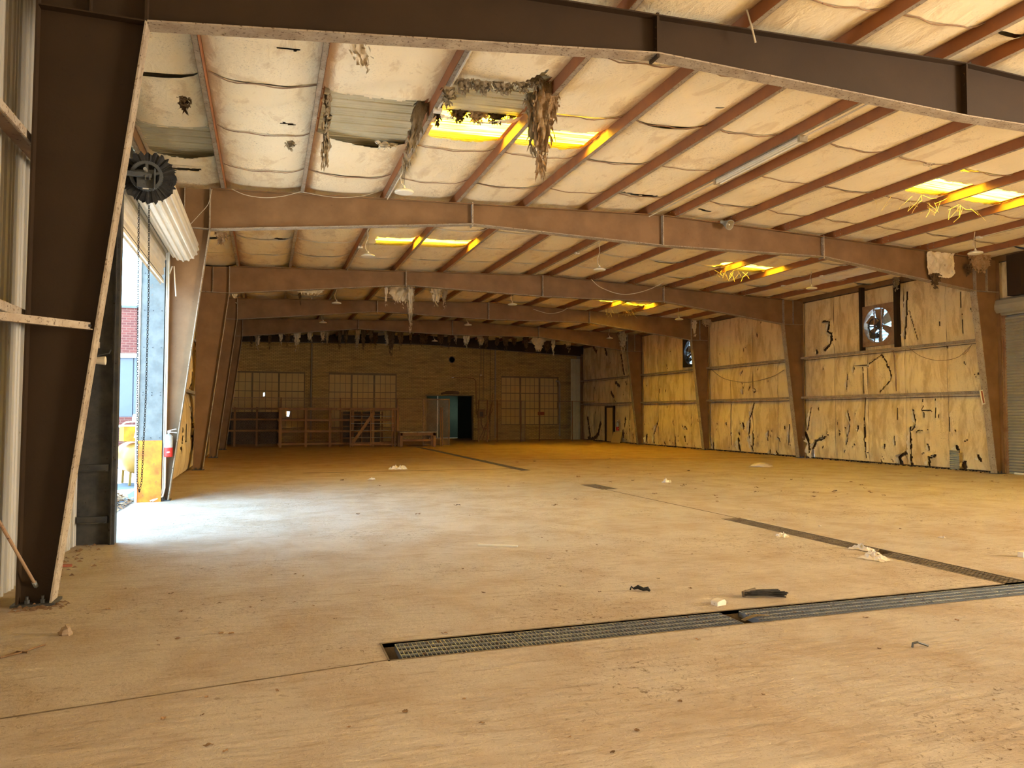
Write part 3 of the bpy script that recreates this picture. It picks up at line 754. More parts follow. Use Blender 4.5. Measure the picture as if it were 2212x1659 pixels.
# doorway to the dark room
rm = structure(empty('door_3', (9.58, YW, 0)))
m = MB()
m.box(9.54, 9.62, YW-.03, YW+.3, 0, 2.9); put(m, 'door_frame', FRAMEW, rm)
m = MB(); m.box(12.62, 12.7, YW-.03, YW+.3, 0, 2.9); put(m, 'door_frame', FRAMEW, rm)
m = MB(); m.box(9.54, 12.7, YW-.03, YW+.3, 2.82, 2.9); put(m, 'door_frame', FRAMEW, rm)
m = MB(); m.box(8.6, 9.9, YW+.5, YW+.56, .05, 2.75); put(m, 'door_leaf', DARKIN, rm)
br = structure(empty('wall_back_room', (9, 50, 0)))
m = MB(); m.box(7.5, 15.5, 52, 52.1, 0, 3.4); m.box(7.5, 7.6, YW+.35, 52, 0, 3.4); m.box(15.4, 15.5, YW+.35, 52, 0, 3.4); m.box(7.5, 15.5, YW+.35, 52, 3.3, 3.4); m.box(12.5, 15.5, 49.5, 49.6, 0, 3.3)
put(m, 'room_wall', DARKIN, br)
m = MB(); m.box(7.5, 15.5, 50.4, 53, -.1, .001); put(m, 'room_floor', CONC, br)
m = MB(); m.box(11.36, 11.42, 50.9, 51.0, 0, 3); put(m, 'room_door_edge', WHITE, br)
area('back_room_fill', (13.5, 50.4, 2.4), 1.6, 1.4, (-.75, .1, -.7), 10, (.85, 1, .9))  # added lamp; the closed room has no opening outdoors

# ------------------------------------------------------------------ left rolling door
d1 = structure(empty('door_1', (-1.9, DY0, 0)))
CX, CZ = -1.53, 4.80
def fluted(y0, y1, r, name, mat, n=17, mouth=False):
    prof = []
    for i in range(n):
        for t, h in ((0, 0), (.50, 0), (.62, .024), (.88, .024)):
            a = 2*pi*(i+t)/n; prof.append(((r+h)*cos(a), (r+h)*sin(a)))
    P = np.array([[(CX+x, yy_, CZ+z) for x, z in prof+prof[:1]] for yy_ in (y0, y1)])
    m_ = MB(); m_.grid(P); return put(m_, name, mat, d1)
fluted(10.84, 15.18, .25, 'coiled_curtain', CURT)
# curtain running down behind the guides to its bottom bar
prof = []
zz = 4.90; k = 0
while zz > 4.18:
    t = (4.9-zz)/.72; xb = CX-.262-.10*t
    prof += [(xb, zz), (xb, zz-.05), (xb-.03, zz-.075), (xb-.03, zz-.115)]; zz -= .14
P = np.array([[(x, yy_, z) for x, z in prof] for yy_ in (10.75, 15.28)])
m = MB(); m.grid(P); put(m, 'hanging_curtain', CURT, d1)
m = MB(); m.box(-1.93, -1.87, 10.75, 15.28, 4.12, 4.17); put(m, 'bottom_bar', WHITE, d1)
m = MB(); m.box(-1.90, -1.88, 10.75, 15.28, 4.17, 4.20); put(m, 'rubber_strip', BLACK, d1)
m = MB(); m.box(-2.24, -1.96, 10.68, 15.33, 4.60, 4.63); m.box(-2.26, -2.24, 10.68, 15.33, 4.52, 4.66); put(m, 'lintel', CURT, d1)
# ragged black baffle at the near end of the coil
for (yy_, rr) in ((10.80, .335), (10.87, .32)):
    m = MB(); n = 90; V = [(CX, yy_, CZ)]+[(CX+(rr+.02*sin(j*2.3)+random.uniform(-.025, .025))*cos(2*pi*j/n), yy_+random.uniform(-.01, .01), CZ+(rr+.02*sin(j*1.7)+random.uniform(-.02, .02))*sin(2*pi*j/n)) for j in range(n)]
    m.add(V, [(0, 1+j, 1+(j+1) % n) for j in range(n)]); put(m, 'rubber_baffle', BLACK, d1)
m = MB(); m.lathe([(.30, 0), (.305, .05), (.29, .055), (.27, .0)], (CX, 10.80, CZ), 'Y', 60, cap=False)
put(m, 'rubber_baffle', BLACK, d1)
def gear(cx, cz, yy_, r, name, mat):
    n = 60; prof = []
    for i in range(n):
        for t, q in ((0, 0), (.25, .008), (.5, .008), (.75, 0)):
            a = 2*pi*(i+t)/n; prof.append((cx+(r+q)*cos(a), cz+(r+q)*sin(a)))
    inner = [(cx+(r-.035)*cos(2*pi*i/(4*n)), cz+(r-.035)*sin(2*pi*i/(4*n))) for i in range(4*n)]
    m_ = MB(); N = 4*n
    V = [(x, yy_-.02, z) for x, z in prof]+[(x, yy_-.02, z) for x, z in inner]+[(x, yy_+.02, z) for x, z in prof]+[(x, yy_+.02, z) for x, z in inner]
    F = []
    for i in range(N):
        j_ = (i+1) % N; F += [(i, j_, N+j_, N+i), (2*N+i, 2*N+j_, j_, i), (N+i, N+j_, 3*N+j_, 3*N+i)]
    m_.add(V, F)
    for q in range(5):
        a = 2*pi*q/5+.3; m_.bar((cx+.03*cos(a), yy_, cz+.03*sin(a)), (cx+(r-.02)*cos(a), yy_, cz+(r-.02)*sin(a)), .03, .045, (0, 1, 0))
    m_.lathe([(.045, -.03), (.045, .03)], (cx, yy_, cz), 'Y', 20)
    put(m_, name, mat, d1)
gear(CX-.02, CZ, 10.74, .195, 'drive_gear', PLATE)
m = MB(); m.prism([(CX-.12, CZ-.17), (CX+.10, CZ-.19), (CX+.10, CZ+.07), (CX-.13, CZ+.05)], 'Y', 10.66, 10.68); m.box(CX+.09, CX+.10, 10.60, 10.68, CZ-.19, CZ+.07)
put(m, 'bracket_plate', PLATE, d1)
m = MB(); m.bar((CX-.42, 10.64, CZ+.0), (CX+.06, 10.64, CZ-.03), .06, .05); m.box(CX-.02, CX-.005, 10.6, 10.64, CZ-.08, CZ-.03); m.box(CX+.03, CX+.045, 10.6, 10.64, CZ-.08, CZ-.03); put(m, 'bracket_arm', PLATE, d1)
m = MB(); m.lathe([(.022, -.05), (.022, .05)], (CX-.015, 10.62, CZ+.045), 'Y', 14); put(m, 'shaft_end', GALV, d1)
m = MB(); m.box(CX-.05, CX+.02, 10.655, 10.66, CZ-.20, CZ-.185); put(m, 'label_plate', LABEL, d1)
# loops of hand chain
def chain(pts, name, parent, root):
    pts = [Vector(p) for p in pts]; m_ = MB(); L = .030
    dense = []
    for a, b in zip(pts, pts[1:]):
        n = max(1, int((b-a).length/L))
        dense += [(a+(b-a)*(i/n), a+(b-a)*((i+1)/n)) for i in range(n)]
    for i, (a, b) in enumerate(dense):
        d = (b-a).normalized(); s_ = d.cross(Vector((0, 1, 0)))
        if s_.length < .1: s_ = d.cross(Vector((1, 0, 0)))
        s_.normalize(); o_ = d.cross(s_)
        if i % 2: s_ = (s_+o_*1.2).normalized()
        else: s_ = (s_-o_*.5).normalized()
        c = (a+b)/2; R, W = L*.70, L*.36; ring = [c+d*R*cos(t)+s_*W*sin(t) for t in [2*pi*q/8 for q in range(8)]]
        nrm = d.cross(s_).normalized(); V = []; F = []; n = 8
        for q in range(n):
            out = (ring[q]-c).normalized()
            V += [ring[q]+out*.004, ring[q]+nrm*.004, ring[q]-out*.004, ring[q]-nrm*.004]
        for q in range(n):
            q2 = (q+1) % n; F += [(q*4+e_, q*4+(e_+1) % 4, q2*4+(e_+1) % 4, q2*4+e_) for e_ in range(4)]
        m_.add(V, F)
    o = put(m_, name, DMET, parent); o['kind'] = 'stuff'; return o
a_ = at(300, 440, Y=10.7); b_ = at(322, 440, Y=10.7); c1 = at(296, 1040, Y=10.75); c2 = at(306, 1040, Y=10.75); cb = at(301, 1063, Y=10.75)
chain([a_, at(298, 640, Y=10.75), c1, cb], 'hand_chain', d1, d1); chain([b_, at(321, 640, Y=10.75), at(315, 860, Y=10.75), c2, cb], 'hand_chain', d1, d1)
# jambs and guides
m = MB()
m.box(-2.24, -1.86, 10.60, 10.61, 0, 5.2); m.box(-1.87, -1.80, 10.53, 10.68, 0, 5.0); m.box(-1.845, -1.835, 10.50, 10.54, 0, 4.9); put(m, 'near_jamb', DMET, d1)
for zc in (.93, .28):
    m = MB(); m.box(-2.22, -1.88, 10.52, 10.60, zc-.005, zc+.08); m.box(-2.2, -1.9, 10.47, 10.52, zc, zc+.012); put(m, 'jamb_channel', DMET, d1)
GALV2 = grime('aged_galvanised', (.17, .18, .165), (.12, .13, .12), (.20, .14, .09), 5, .6, .1, 10, bump=.001, thr=.66)
m = MB(); m.box(-2.26, -1.86, 15.36, 15.45, 1.13, 4.62)
put(m, 'far_jamb_panel', GALV2, d1)
m = MB(); m.box(-2.265, -1.855, 15.345, 15.385, 0.0, 1.15); put(m, 'orange_jamb_guard', ORG, d1)
m = MB(); m.box(-2.30, -2.262, 15.33, 15.40, 0, 4.62); put(m, 'jamb_trim', WHITE, d1)
m = MB()
for zc in (1.2, 2.0, 2.05, 2.9, 3.6, 4.3):
    for xx in (-2.2, -2.05, -1.9): m.lathe([(.010, -.012), (.010, 0)], (xx, 15.36, zc), 'Y', 6)
put(m, 'jamb_bolts', DMET, d1)
m = MB()
for xx, rr in ((-1.835, .014), (-1.80, .018)):
    m.tube([(xx, 15.40, 5.0), (xx, 15.40, .25), (xx-.03, 15.38, .1), (xx-.2, 15.34, .02)], rr)
put(m, 'conduit', CABLE, d1)
m = MB(); m.box(-1.865, -1.82, 15.41, 15.47, 0, 4.8); put(m, 'guide_rail', DMET, d1)
for k in range(2):
    m = MB(); m.tube([at(372+4*k, 575, Y=15.3), at(366+14*k, 592+48*k, Y=15.3)], .012, 6); put(m, 'hanging_strap', CABLE, d1)

# ------------------------------------------------------------------ right rolling door
d2 = structure(empty('door_2', (19.8, 15.4, 0)))
prof = []; zz = 4.42
while zz > .03:
    prof += [(19.86, zz), (19.835, zz-.02), (19.82, zz-.04), (19.835, zz-.058), (19.86, zz-.075)]; zz -= .0825
P = np.array([[(x, yy_, max(z, .0)) for x, z in prof] for yy_ in (10.9, 15.45)])
m = MB(); m.grid(P); put(m, 'curtain', CURT2, d2)
m = MB(); m.box(19.78, 19.9, 15.45, 15.56, 0, 4.5); m.box(19.74, 19.78, 15.50, 15.56, 0, 4.5); put(m, 'guide_rail', GIRT, d2)
prof = [(.0, .26), (-.12, .25), (-.24, .18), (-.29, .05), (-.29, -.08), (-.22, -.17), (-.10, -.21), (-.10, -.24), (.05, -.24)]
P = np.array([[(19.85+x, yy_, 4.70+z) for x, z in prof] for yy_ in (10.7, 15.62)])
m = MB(); m.grid(P); m.add([(19.85+x, 15.62, 4.70+z) for x, z in prof], [tuple(range(len(prof)))]); put(m, 'hood', CURT2, d2)
m = MB(); m.box(19.5, 19.95, 15.63, 15.66, 4.4, 5.0); put(m, 'hood_bracket', GIRT, d2)
m = MB(); m.box(19.55, 19.85, 14.75, 15.15, 4.96, 6.1); put(m, 'header_post', STEELD, d2)
m = MB(); m.tube([(19.72, 15.2-.0, .03), (19.75, 14.2, .03)], .03, 6); put(m, 'bottom_bar', WHITE, d2)

# ------------------------------------------------------------------ wall fans
for n, (yc, zc) in enumerate([(19.9, 4.69), (31.6, 4.69)]):
    ft = thing('exhaust_fan', ['large belt driven exhaust fan in the right wall, daylight showing through its louvres', 'smaller looking dark exhaust fan farther along the right wall, partly behind a column'][n], 'fan', 'wall exhaust fans', (19.8, yc, zc))
    ft.pop('group', None) if False else None
    R = .60; hw = .70; N = 48; m = MB(); x = 19.66
    ring = [(yc+R*cos(2*pi*i/N), zc+R*sin(2*pi*i/N)) for i in range(N)]
    sq = []
    for i in range(N):
        c_, s_ = cos(2*pi*i/N), sin(2*pi*i/N); q = hw/max(abs(c_), abs(s_)); sq.append((yc+q*c_, zc+q*s_))
    V = [(x, *p) for p in ring]+[(x, *p) for p in sq]+[(x+.16, *p) for p in ring]+[(x+.25, *p) for p in sq]
    F = []
    for i in range(N):
        j_ = (i+1) % N; F += [(i, j_, N+j_, N+i), (2*N+i, 2*N+j_, j_, i), (N+i, N+j_, 3*N+j_, 3*N+i)]
    m.add(V, F); put(m, 'housing', GIRT if n == 0 else STEELD, ft)
    for k in range(6):
        a = 2*pi*k/6+.5; c_, s_ = cos(a), sin(a); pn = (-s_, c_)
        V = []
        for r_, hw_, tw in ((.12, .07, .03), (.35, .13, .05), (.56, .15, .06)):
            for s2 in (-1, 1): V.append((x+.12+s2*tw, yc+r_*c_+s2*hw_*pn[0], zc+r_*s_+s2*hw_*pn[1]))
        m = MB(); m.add(V+[(v[0]+.006, v[1], v[2]) for v in V], [(0, 1, 3, 2), (2, 3, 5, 4), (6, 8, 9, 7), (8, 10, 11, 9), (4, 5, 11, 10), (0, 2, 8, 6), (2, 4, 10, 8), (1, 7, 9, 3), (3, 9, 11, 5)])
        put(m, 'blade', STEEL if k % 2 else GALV if n == 0 and k == 2 else STEEL, ft)
    m = MB(); m.lathe([(.0, -.0), (.12, 0), (.12, .05), (0, .05)], (x+.08, yc, zc), 'X', 20); put(m, 'hub', DMET, ft)
    m = MB()
    for q in (-.16, .14): m.bar((x+.01, yc+q, zc-R), (x+.01, yc+q, zc+R+.05), .035, .03, (0, 1, 0))
    put(m, 'motor_bracket', GIRT, ft)
    m = MB(); m.lathe([(.26, 0), (.28, .0), (.28, .03), (.26, .03)], (x-.0, yc+.12, zc-.02), 'X', 28, cap=False)
    for k in range(5): m.bar((x+.015, yc+.12, zc-.02), (x+.015, yc+.12+.27*cos(k*1.257), zc-.02+.27*sin(k*1.257)), .03, .02, (1, 0, 0))
    put(m, 'pulley', DMET, ft)
    m = MB(); m.lathe([(.09, -.12), (.09, .12)], (x+.0, yc+.12, zc-.36), 'Y', 16); put(m, 'motor', DMET, ft)
    for k in range(11):
        z_ = zc-.58+k*.115; m = MB(); m.bar((x+.24, yc-.62, z_), (x+.24, yc+.62, z_), .150, .006, (.55, 0, 1)); put(m, 'louvre_slat', SHEET, ft)
for yy_, w_ in ((19.08, .12), (20.60, .09)):
    m = MB(); m.box(19.60, 19.78, yy_-w_/2, yy_+w_/2, 3.87, 6.08); m.build('fan_post', STEELD, WR)

# ------------------------------------------------------------------ hanging torn insulation
def shred(top, wd, ln, seed, mat, label, group=None, p=1.6, fib=26, lean=0, thick=.05, axis=(1, 0, 0), rag=.5, name='torn_insulation', cat='insulation', fmat=None, disp=.05):
    o = thing(name, label, cat, group, tuple(top)); r_ = np.random.RandomState(seed)
    A = Vector(axis).normalized(); N_ = A.cross(Vector((0, 0, 1))).normalized()
    nu, nv = max(6, int(wd/.03)), max(8, int(ln/.035)); nu = min(nu, 40); nv = min(nv, 50)
    for layer in range(2 if thick > 0 else 1):
        u, t = np.meshgrid(np.linspace(-1, 1, nu+1), np.linspace(0, 1, nv+1), indexing='ij')
        wv = (1-t**p*.82)*(1+.18*min(1, rag*2)*wav(t*7, t*0+layer, 1, seed))
        x_ = u*wd/2*wv+lean*t*ln+.03*min(1, rag*2)*wav(t*4, u*3, 1, seed); z_ = -t*ln+.02*wav(u*6, t*5, 1, seed+2)
        y_ = disp*wav(u*4, t*5, 1.2, seed+layer*5)+.02*r_.randn(*u.shape)*(.5 if mat is not FACE else .15)+layer*thick
        W = np.stack([A.x*x_+N_.x*y_, A.y*x_+N_.y*y_, z_], -1)
        um = np.abs(u[:-1, :-1]+1/nu); tm = t[:-1, :-1]
        cut = (um > 1-rag*np.clip(.5+.5*wav(tm*11, um*2, 1.4, seed+layer), 0, 1)*.6) | (tm > .93-.45*rag*np.clip(.5+.5*wav(um*9+(u[:-1, :-1] > 0)*3, tm*0, 1.5, seed+layer*2), 0, 1))
        mb = MB(); mb.grid(W, ~cut); mb.build('mat' if mat is not FACE else 'sheet', mat, o, smooth=True)
    if fib:
        mb = MB()
        for _ in range(fib):
            t0 = r_.rand(); uu = r_.choice([-1, 1])*(.6+.4*r_.rand()) if r_.rand() < .6 else r_.uniform(-1, 1); t0 = t0 if abs(uu) > .6 else .8+.15*r_.rand()
            w_ = (1-t0**p*.82)*wd/2; x0 = uu*w_+lean*t0*ln; z0 = -t0*ln; L = r_.uniform(.04, .16)*min(1.5, max(.5, ln)); q = r_.uniform(.006, .018)
            yo = r_.uniform(-.04, .06)
            def W3(x, y, z): return (A.x*x+N_.x*y, A.y*x+N_.y*y, z)
            dx = r_.uniform(-.03, .03)
            mb.add([W3(x0-q, yo, z0), W3(x0+q, yo, z0), W3(x0+q*.6+dx, yo+.02, z0-L*.6), W3(x0+dx*1.6, yo, z0-L), W3(x0-q*.6+dx, yo-.01, z0-L*.55)], [(0, 1, 2, 4), (4, 2, 3)])
        mb.build('loose_fibres', fmat or mat, o, kind='stuff')
    return o
def shp(px, py0, py1, wpx, Y, seed, mat, label, up=None, **k):
    a = at(px, py0, Y=Y); b = at(px, py1, Y=Y); sc = (at(px+100, py0, Y=Y)-a).length/100
    if up is None: up = (Y >= 25 and Y not in (30.03, 36.5)) or Y in (18.9, 8.95)
    if up: a.z = rz(a.x)+.07
    return shred(a, wpx*sc*(1.25 if up else 1), a.z-b.z, seed, mat, label, **k)
shp(1180, 168, 378, 66, 9.85, 1, FIBO, 'longest orange and tan insulation shred hanging beside the yellow skylight', p=1.3, fib=90, rag=.6, lean=-.07, disp=.08)
shp(1150, 205, 330, 34, 9.95, 21, FIB, 'tan insulation lobe hanging left of the longest shred', p=1.6, fib=50, rag=.6)
shp(915, 215, 368, 40, 11.0, 2, FIB, 'long grey tan insulation shred under the conduit box, above the first disc lamp', p=1.1, fib=70, lean=-.28, rag=.8)
shp(945, 205, 270, 26, 10.8, 3, FIBD, 'short dark brown shred at the left end of the yellow skylight', p=1.2, fib=40, rag=.8)
shp(704, 205, 355, 24, 10.9, 4, FIB, 'narrow insulation shred hanging along the purlin left of the bare roof strip', p=.9, fib=60, lean=-.09, axis=(.3, 1, 0), rag=.7)
for k, (px, py, w_, h_) in enumerate([(968, 190, 30, 34), (1000, 172, 36, 26), (1040, 178, 44, 20), (1085, 180, 44, 22), (1130, 172, 44, 22), (1157, 160, 22, 30)]):
    shp(px, py, py+h_, w_, 9.72, 30+k, FIB, nth(k+1)+' brown fringe tuft from the left along the far edge of the torn ceiling hole', group='fringe along the torn hole', p=2.5, fib=40, rag=.9)
for k, (px, py, w_, h_) in enumerate([(990, 234, 40, 26), (1030, 238, 46, 24), (1070, 238, 46, 26), (1103, 236, 30, 16)]):
    shp(px, py, py+h_, w_, 11.2, 40+k, FIBD if k != 1 else FIBO, nth(k+1)+' tuft from the left of the fibrous roll sagging over the yellow skylight', group='sagging roll over the skylight', p=2.5, fib=50, rag=.7)
shp(768, 118, 150, 50, 8.95, 5, FACE, 'triangular flap of facing peeled from the ceiling near the nearest rafter', p=1.5, fib=10, rag=.8, lean=.3, thick=0, axis=(1, .2, 0), name='loose_facing')
shp(398, 212, 240, 30, 9.95, 6, FIBD, 'dark torn tuft in the ceiling panel beside the big left column', p=1.5, fib=24, rag=.9)
shp(627, 306, 320, 26, 12.0, 7, FIB, 'small brown tear hanging from the ceiling left of the bare roof strip', p=1.5, fib=12, rag=.9)
shp(835, 308, 322, 50, 12.65, 8, FACE, 'drooping facing edge at the near side of the bare roof strip', p=2.5, fib=8, rag=.8, thick=0, name='loose_facing')
shp(2032, 545, 602, 56, 15.455, 9, FACE, 'cream rag of facing draped over the second rafter near the right column', p=14, fib=10, rag=.03, thick=0, disp=.035, name='hanging_rag', cat='rag')
shp(2018, 590, 622, 26, 15.45, 10, FIBD, 'dark tuft dangling below the cream rag', p=1.2, fib=30, rag=.9)
shp(2115, 545, 588, 48, 15.45, 11, FIBO, 'brown insulation clump behind the disc lamp at the second right knee', p=4, fib=50, rag=.6)
shp(2090, 572, 595, 14, 15.45, 12, FIBD, 'small dark tuft left of the brown clump at the second right knee', p=1.5, fib=16, rag=.9)
shp(478, 502, 527, 30, 16.0, 13, FIBO, 'pale orange tuft sticking out behind the second left knee', p=1.5, fib=40, rag=.9)
shp(2005, 345, 362, 36, 10.6, 14, FACE, 'crumpled facing flap above the purlin before the right skylight', p=1.6, fib=4, rag=.8, thick=0, name='loose_facing')
shp(1935, 612, 628, 12, 18.9, 15, FIB, 'tuft caught on the eave above the large fan', p=1.2, fib=14, rag=.8)
shp(866, 638, 664, 50, 26.2, 16, FACE, 'white facing scrap folded under the fourth rafter', p=3, fib=4, rag=.6, thick=0, disp=.1, name='loose_facing')
shp(834, 635, 664, 8, 26.0, 17, FACE, 'thin white strip at the left of the folded white scrap', p=1.2, fib=2, rag=.6, thick=0, name='loose_facing')
shp(887, 636, 684, 13, 26.0, 18, FACE, 'bright long strip of facing hanging before the fourth rafter', p=1.1, fib=3, rag=.6, thick=0, name='loose_facing')
shp(886, 680, 718, 16, 26.5, 19, FIB, 'twisted pale strip dangling below the bright long strip', p=1.3, fib=20, rag=.8)
shp(942, 636, 664, 26, 26.4, 20, FACE, 'torn grey facing hanging in the right of the pair of holes', p=1.4, fib=12, rag=.9, thick=0, disp=.1, name='loose_facing')
shp(960, 648, 668, 12, 26.4, 22, FIB, 'small tuft right of the torn grey facing', p=1.3, fib=14, rag=.9)
shp(668, 634, 643, 66, 25.5, 23, FACE, 'wide drooping sheet of facing under the third rafter on the left', p=4, fib=2, rag=.5, thick=0, name='loose_facing')
shp(648, 640, 658, 14, 25.6, 24, FIBD, 'dark tuft under the wide drooping sheet', p=1.2, fib=12, rag=.8)
shp(508, 640, 655, 22, 25.0, 25, FACE, 'grey scrap stuck at the third left knee', p=1.5, fib=6, rag=.8, thick=0, name='loose_facing')
shp(773, 717, 731, 14, 38.0, 26, FIBO, 'bright orange tuft hanging before the brick wall', p=1.6, fib=24, rag=.8)
shp(1500, 692, 728, 13, 30.03, 27, FACE, 'pale shred left of the fourth right knee', p=1.3, fib=12, rag=.8, thick=0, name='loose_facing')
shp(1528, 690, 706, 30, 30.03, 28, FIB, 'tan tufts on top of the fourth right knee', p=2, fib=24, rag=.9)
shp(1543, 692, 724, 18, 30.03, 29, FIBD, 'dark brown shred right of the fourth right knee', p=1.3, fib=20, rag=.9)
shp(1398, 722, 750, 14, 36.5, 52, FIBD, 'dark shred right of the fifth right knee', p=1.3, fib=16, rag=.9)
shp(1345, 716, 762, 22, 36.5, 50, FIB, 'tan mass of shreds on the fifth right knee', p=1.3, fib=50, rag=.9)
shp(1315, 714, 745, 16, 37.5, 51, FIBD, 'dark mass of shreds left of the fifth right knee', p=1.6, fib=40, rag=.9)
shp(1163, 738, 763, 30, 40.5, 53, FACE, 'large pale triangular facing scrap above the right barred window', p=1.4, fib=6, rag=.5, thick=0, name='loose_facing')
shp(845, 734, 768, 16, 41, 54, FIBD, 'drooping dark shred above the middle barred window', p=1.4, fib=30, rag=.9)
shp(785, 728, 760, 11, 41, 55, FIBD, 'pair of narrow dark strips left of the drooping shred', p=1.1, fib=14, rag=.7)
for k in range(34):
    px = 520+k*21.3+random.uniform(-8, 8); yb = 727+max(0, px-900)*.035
    h_ = random.uniform(12, 30)
    shp(px, yb-6, yb+h_, random.uniform(8, 20), random.uniform(38.5, 43.5), 100+k, random.choice([FIB, FIBD, FIBD, FIBD, FIBD, FACE]), nth(k+1)+' shred from the left in the ragged row hanging before the brick wall top', group='shreds before the brick wall', p=random.uniform(1, 2), fib=14, rag=.9)

# ------------------------------------------------------------------ lamps on cords
LP = [(873, 415, 'on a thin wire under the first ceiling hole'), (795, 553, 'below the long yellow skylight of the second bay'), (1295, 583, 'below the ridge in the second bay'),
      (727, 655, 'before the fourth rafter on the left'), (1107, 658, 'before the fourth rafter near the ridge'), (698, 697, 'before the fifth rafter on the left'),
      (1011, 702, 'before the fifth rafter near the ridge'), (1753, 623, 'above the third right column'), (2107, 547, 'before the second right knee, nearest the rolling door'),
      (1467, 690, 'left of the fourth right knee'), (939, 737, 'farthest one, against the brick wall top'), (1317, 731, 'left of the fifth right knee')]
def lamp(c, where):
    o = thing('disc_lamp', 'white disc lamp '+where, 'lamp', 'disc lamps hung along the hall', tuple(c))
    m_ = MB(); m_.lathe([(.05, .06), (.10, .045), (.165, .02), (.175, .0), (.17, -.012)], (0, 0, 0), 'Z', 28); m_.build('housing', WHITE, o, smooth=False)
    m_ = MB(); m_.lathe([(.16, -.010), (.155, -.018), (.10, -.022)], (0, 0, 0), 'Z', 28); m_.build('lens', LENS, o)
    m_ = MB(); m_.lathe([(.022, .06), (.03, .08), (.02, .11), (.008, .13)], (0, 0, 0), 'Z', 10); m_.build('canopy', WHITE, o)
    zt_ = rz(c.x)-c.z+.10
    m_ = MB(); m_.tube([(0, 0, .12), (0, 0, zt_)], .0035, 5); m_.build('wire', DMET, o)
    m_ = MB(); m_.tube([(.0, 0, .1), (-.05, .0, .16), (-.07, 0, .28), (-.02, 0, .42), (.01, 0, .52), (-.01, 0, zt_)] if zt_ > .55 else [(0, 0, .1), (-.06, 0, .2), (0, 0, zt_)], .009, 6); m_.build('cord', CABLE, o)
    return o
for px, py, wh in LP: lamp(at(px, py, Z=5.7), wh)

# fluorescent strip
fx = 8.60; ftz = 6.36
o = thing('fluorescent_strip', 'long white fluorescent strip fixture fixed under the ridge purlin', 'lamp', None, (fx, 10.25, ftz))
m = MB(); m.prism([(-.05, .03), (.05, .03), (.07, -.01), (.04, -.03), (-.04, -.03), (-.07, -.01)], 'Y', 0, 2.53); m.build('body', WHITE, o)
for sx in (-.045, .045):
    m = MB(); m.tube([(sx, .06, -.045), (sx, 2.47, -.045)], .018, 10); m.build('tube', LENS, o)
for yy_ in (0, 2.5):
    m = MB(); m.box(-.08, .08, yy_-.03, yy_+.03, -.07, .035); m.build('lamp_holder', PIPE, o)
# conduits along purlins
def conduit(pts, label, r=.012, boxes=(), mat=CABLE):
    o_ = thing('conduit', label, 'conduit', None, pts[0]); m_ = MB(); m_.tube(pts, r, 6); put(m_, 'tube', mat, o_)
    for b in boxes: m_ = MB(); m_.box(b[0]-.06, b[0]+.06, b[1]-.05, b[1]+.05, b[2]-.035, b[2]+.02); put(m_, 'junction_box', WHITE, o_)
    return o_
def pz(x): return rz(x)-.02
conduit([(2.36, YF[0]+.1, pz(2.29)), (2.36, 10.6, pz(2.29))], 'white conduit with box on the third left purlin above the torn shreds', .016, [(2.36, 10.65, pz(2.29))])
conduit([(2.36, 12.9, pz(2.29)), (2.36, YF[1]-.1, pz(2.29))], 'white conduit on the third left purlin beyond the torn shreds', .014)
conduit([(2.36, YF[1]+1.8, pz(2.29)), (2.30, 18.2, pz(2.29)-.02), (2.40, 19.0, pz(2.29)), (2.36, 20.2, pz(2.29)), (2.36, YF[2]-.1, pz(2.29))], 'white wavy cable along the third left purlin in the second bay', .014, [(2.36, 17.4, pz(2.29)), (2.36, 20.2, pz(2.29))])
conduit([(8.60, YF[0]+.1, ftz), (8.60, 10.22, ftz)], 'thin white conduit from the nearest rafter to the fluorescent strip', .014)
conduit([(8.60, 12.8, ftz), (8.60, 15.2, ftz), (8.5, 15.4, ftz-.05)], 'thin white conduit from the fluorescent strip to the second rafter', .012)
conduit([(8.60, 16.9, pz(8.5)), (8.60, 18.6, pz(8.5)), (8.60, YF[2]-.2, pz(8.5))], 'white conduit along the ridge purlin in the second bay', .014, [(8.60, 16.9, pz(8.5)), (8.6, 19.9, pz(8.5))])
conduit([(16.97, 11.5, pz(17.05)), (16.97, 13.9, pz(17.05))], 'white conduit feeding the lamp before the second right knee', .012, [(16.97, 13.86, pz(17.05))])
conduit([(16.97, 16.2, pz(17.05)), (16.97, 19.4, pz(17.05)), (16.9, 21, pz(17.05)-.04), (16.97, YF[2]-.1, pz(17.05))], 'white conduit along a right purlin above the third right column', .012, [(16.97, 19.4, pz(17.05)), (16.97, 21.3, pz(17.05))])
def cable(pts, label, r=.008, mat=CABLE):
    # smooth through pts
    P_ = [Vector(p) for p in pts]; Q = []
    for i in range(len(P_)-1):
        p0, p1, p2, p3 = P_[max(i-1, 0)], P_[i], P_[i+1], P_[min(i+2, len(P_)-1)]
        for k_ in range(6):
            t = k_/6; Q.append(.5*((2*p1)+(p2-p0)*t+(2*p0-5*p1+4*p2-p3)*t*t+(3*p1-p0-3*p2+p3)*t**3))
    Q.append(P_[-1]); o_ = MB(); o_.tube(Q, r, 5); return tag(o_.build('cable', mat), label, 'cable')
Yc = lambda Y, *p: [at(a, b, Y=Y) for a, b in p]
cable(Yc(23.2, (1505, 545), (1460, 590), (1410, 622), (1350, 636), (1300, 622), (1277, 603)), 'pale cable swagging below the third rafter right of the ridge', .012)
cable(Yc(29.8, (1240, 655), (1215, 672), (1185, 677), (1152, 668)), 'pale cable swagging before the fourth rafter', .012)
cable(Yc(15.3, (500, 408), (530, 421), (570, 427), (610, 424), (650, 414)), 'thin cable drooping along the top of the second rafter', .006)
cable(Yc(15.3, (655, 415), (720, 426), (780, 424), (822, 412)), 'thin cable in the second droop along the second rafter', .005)
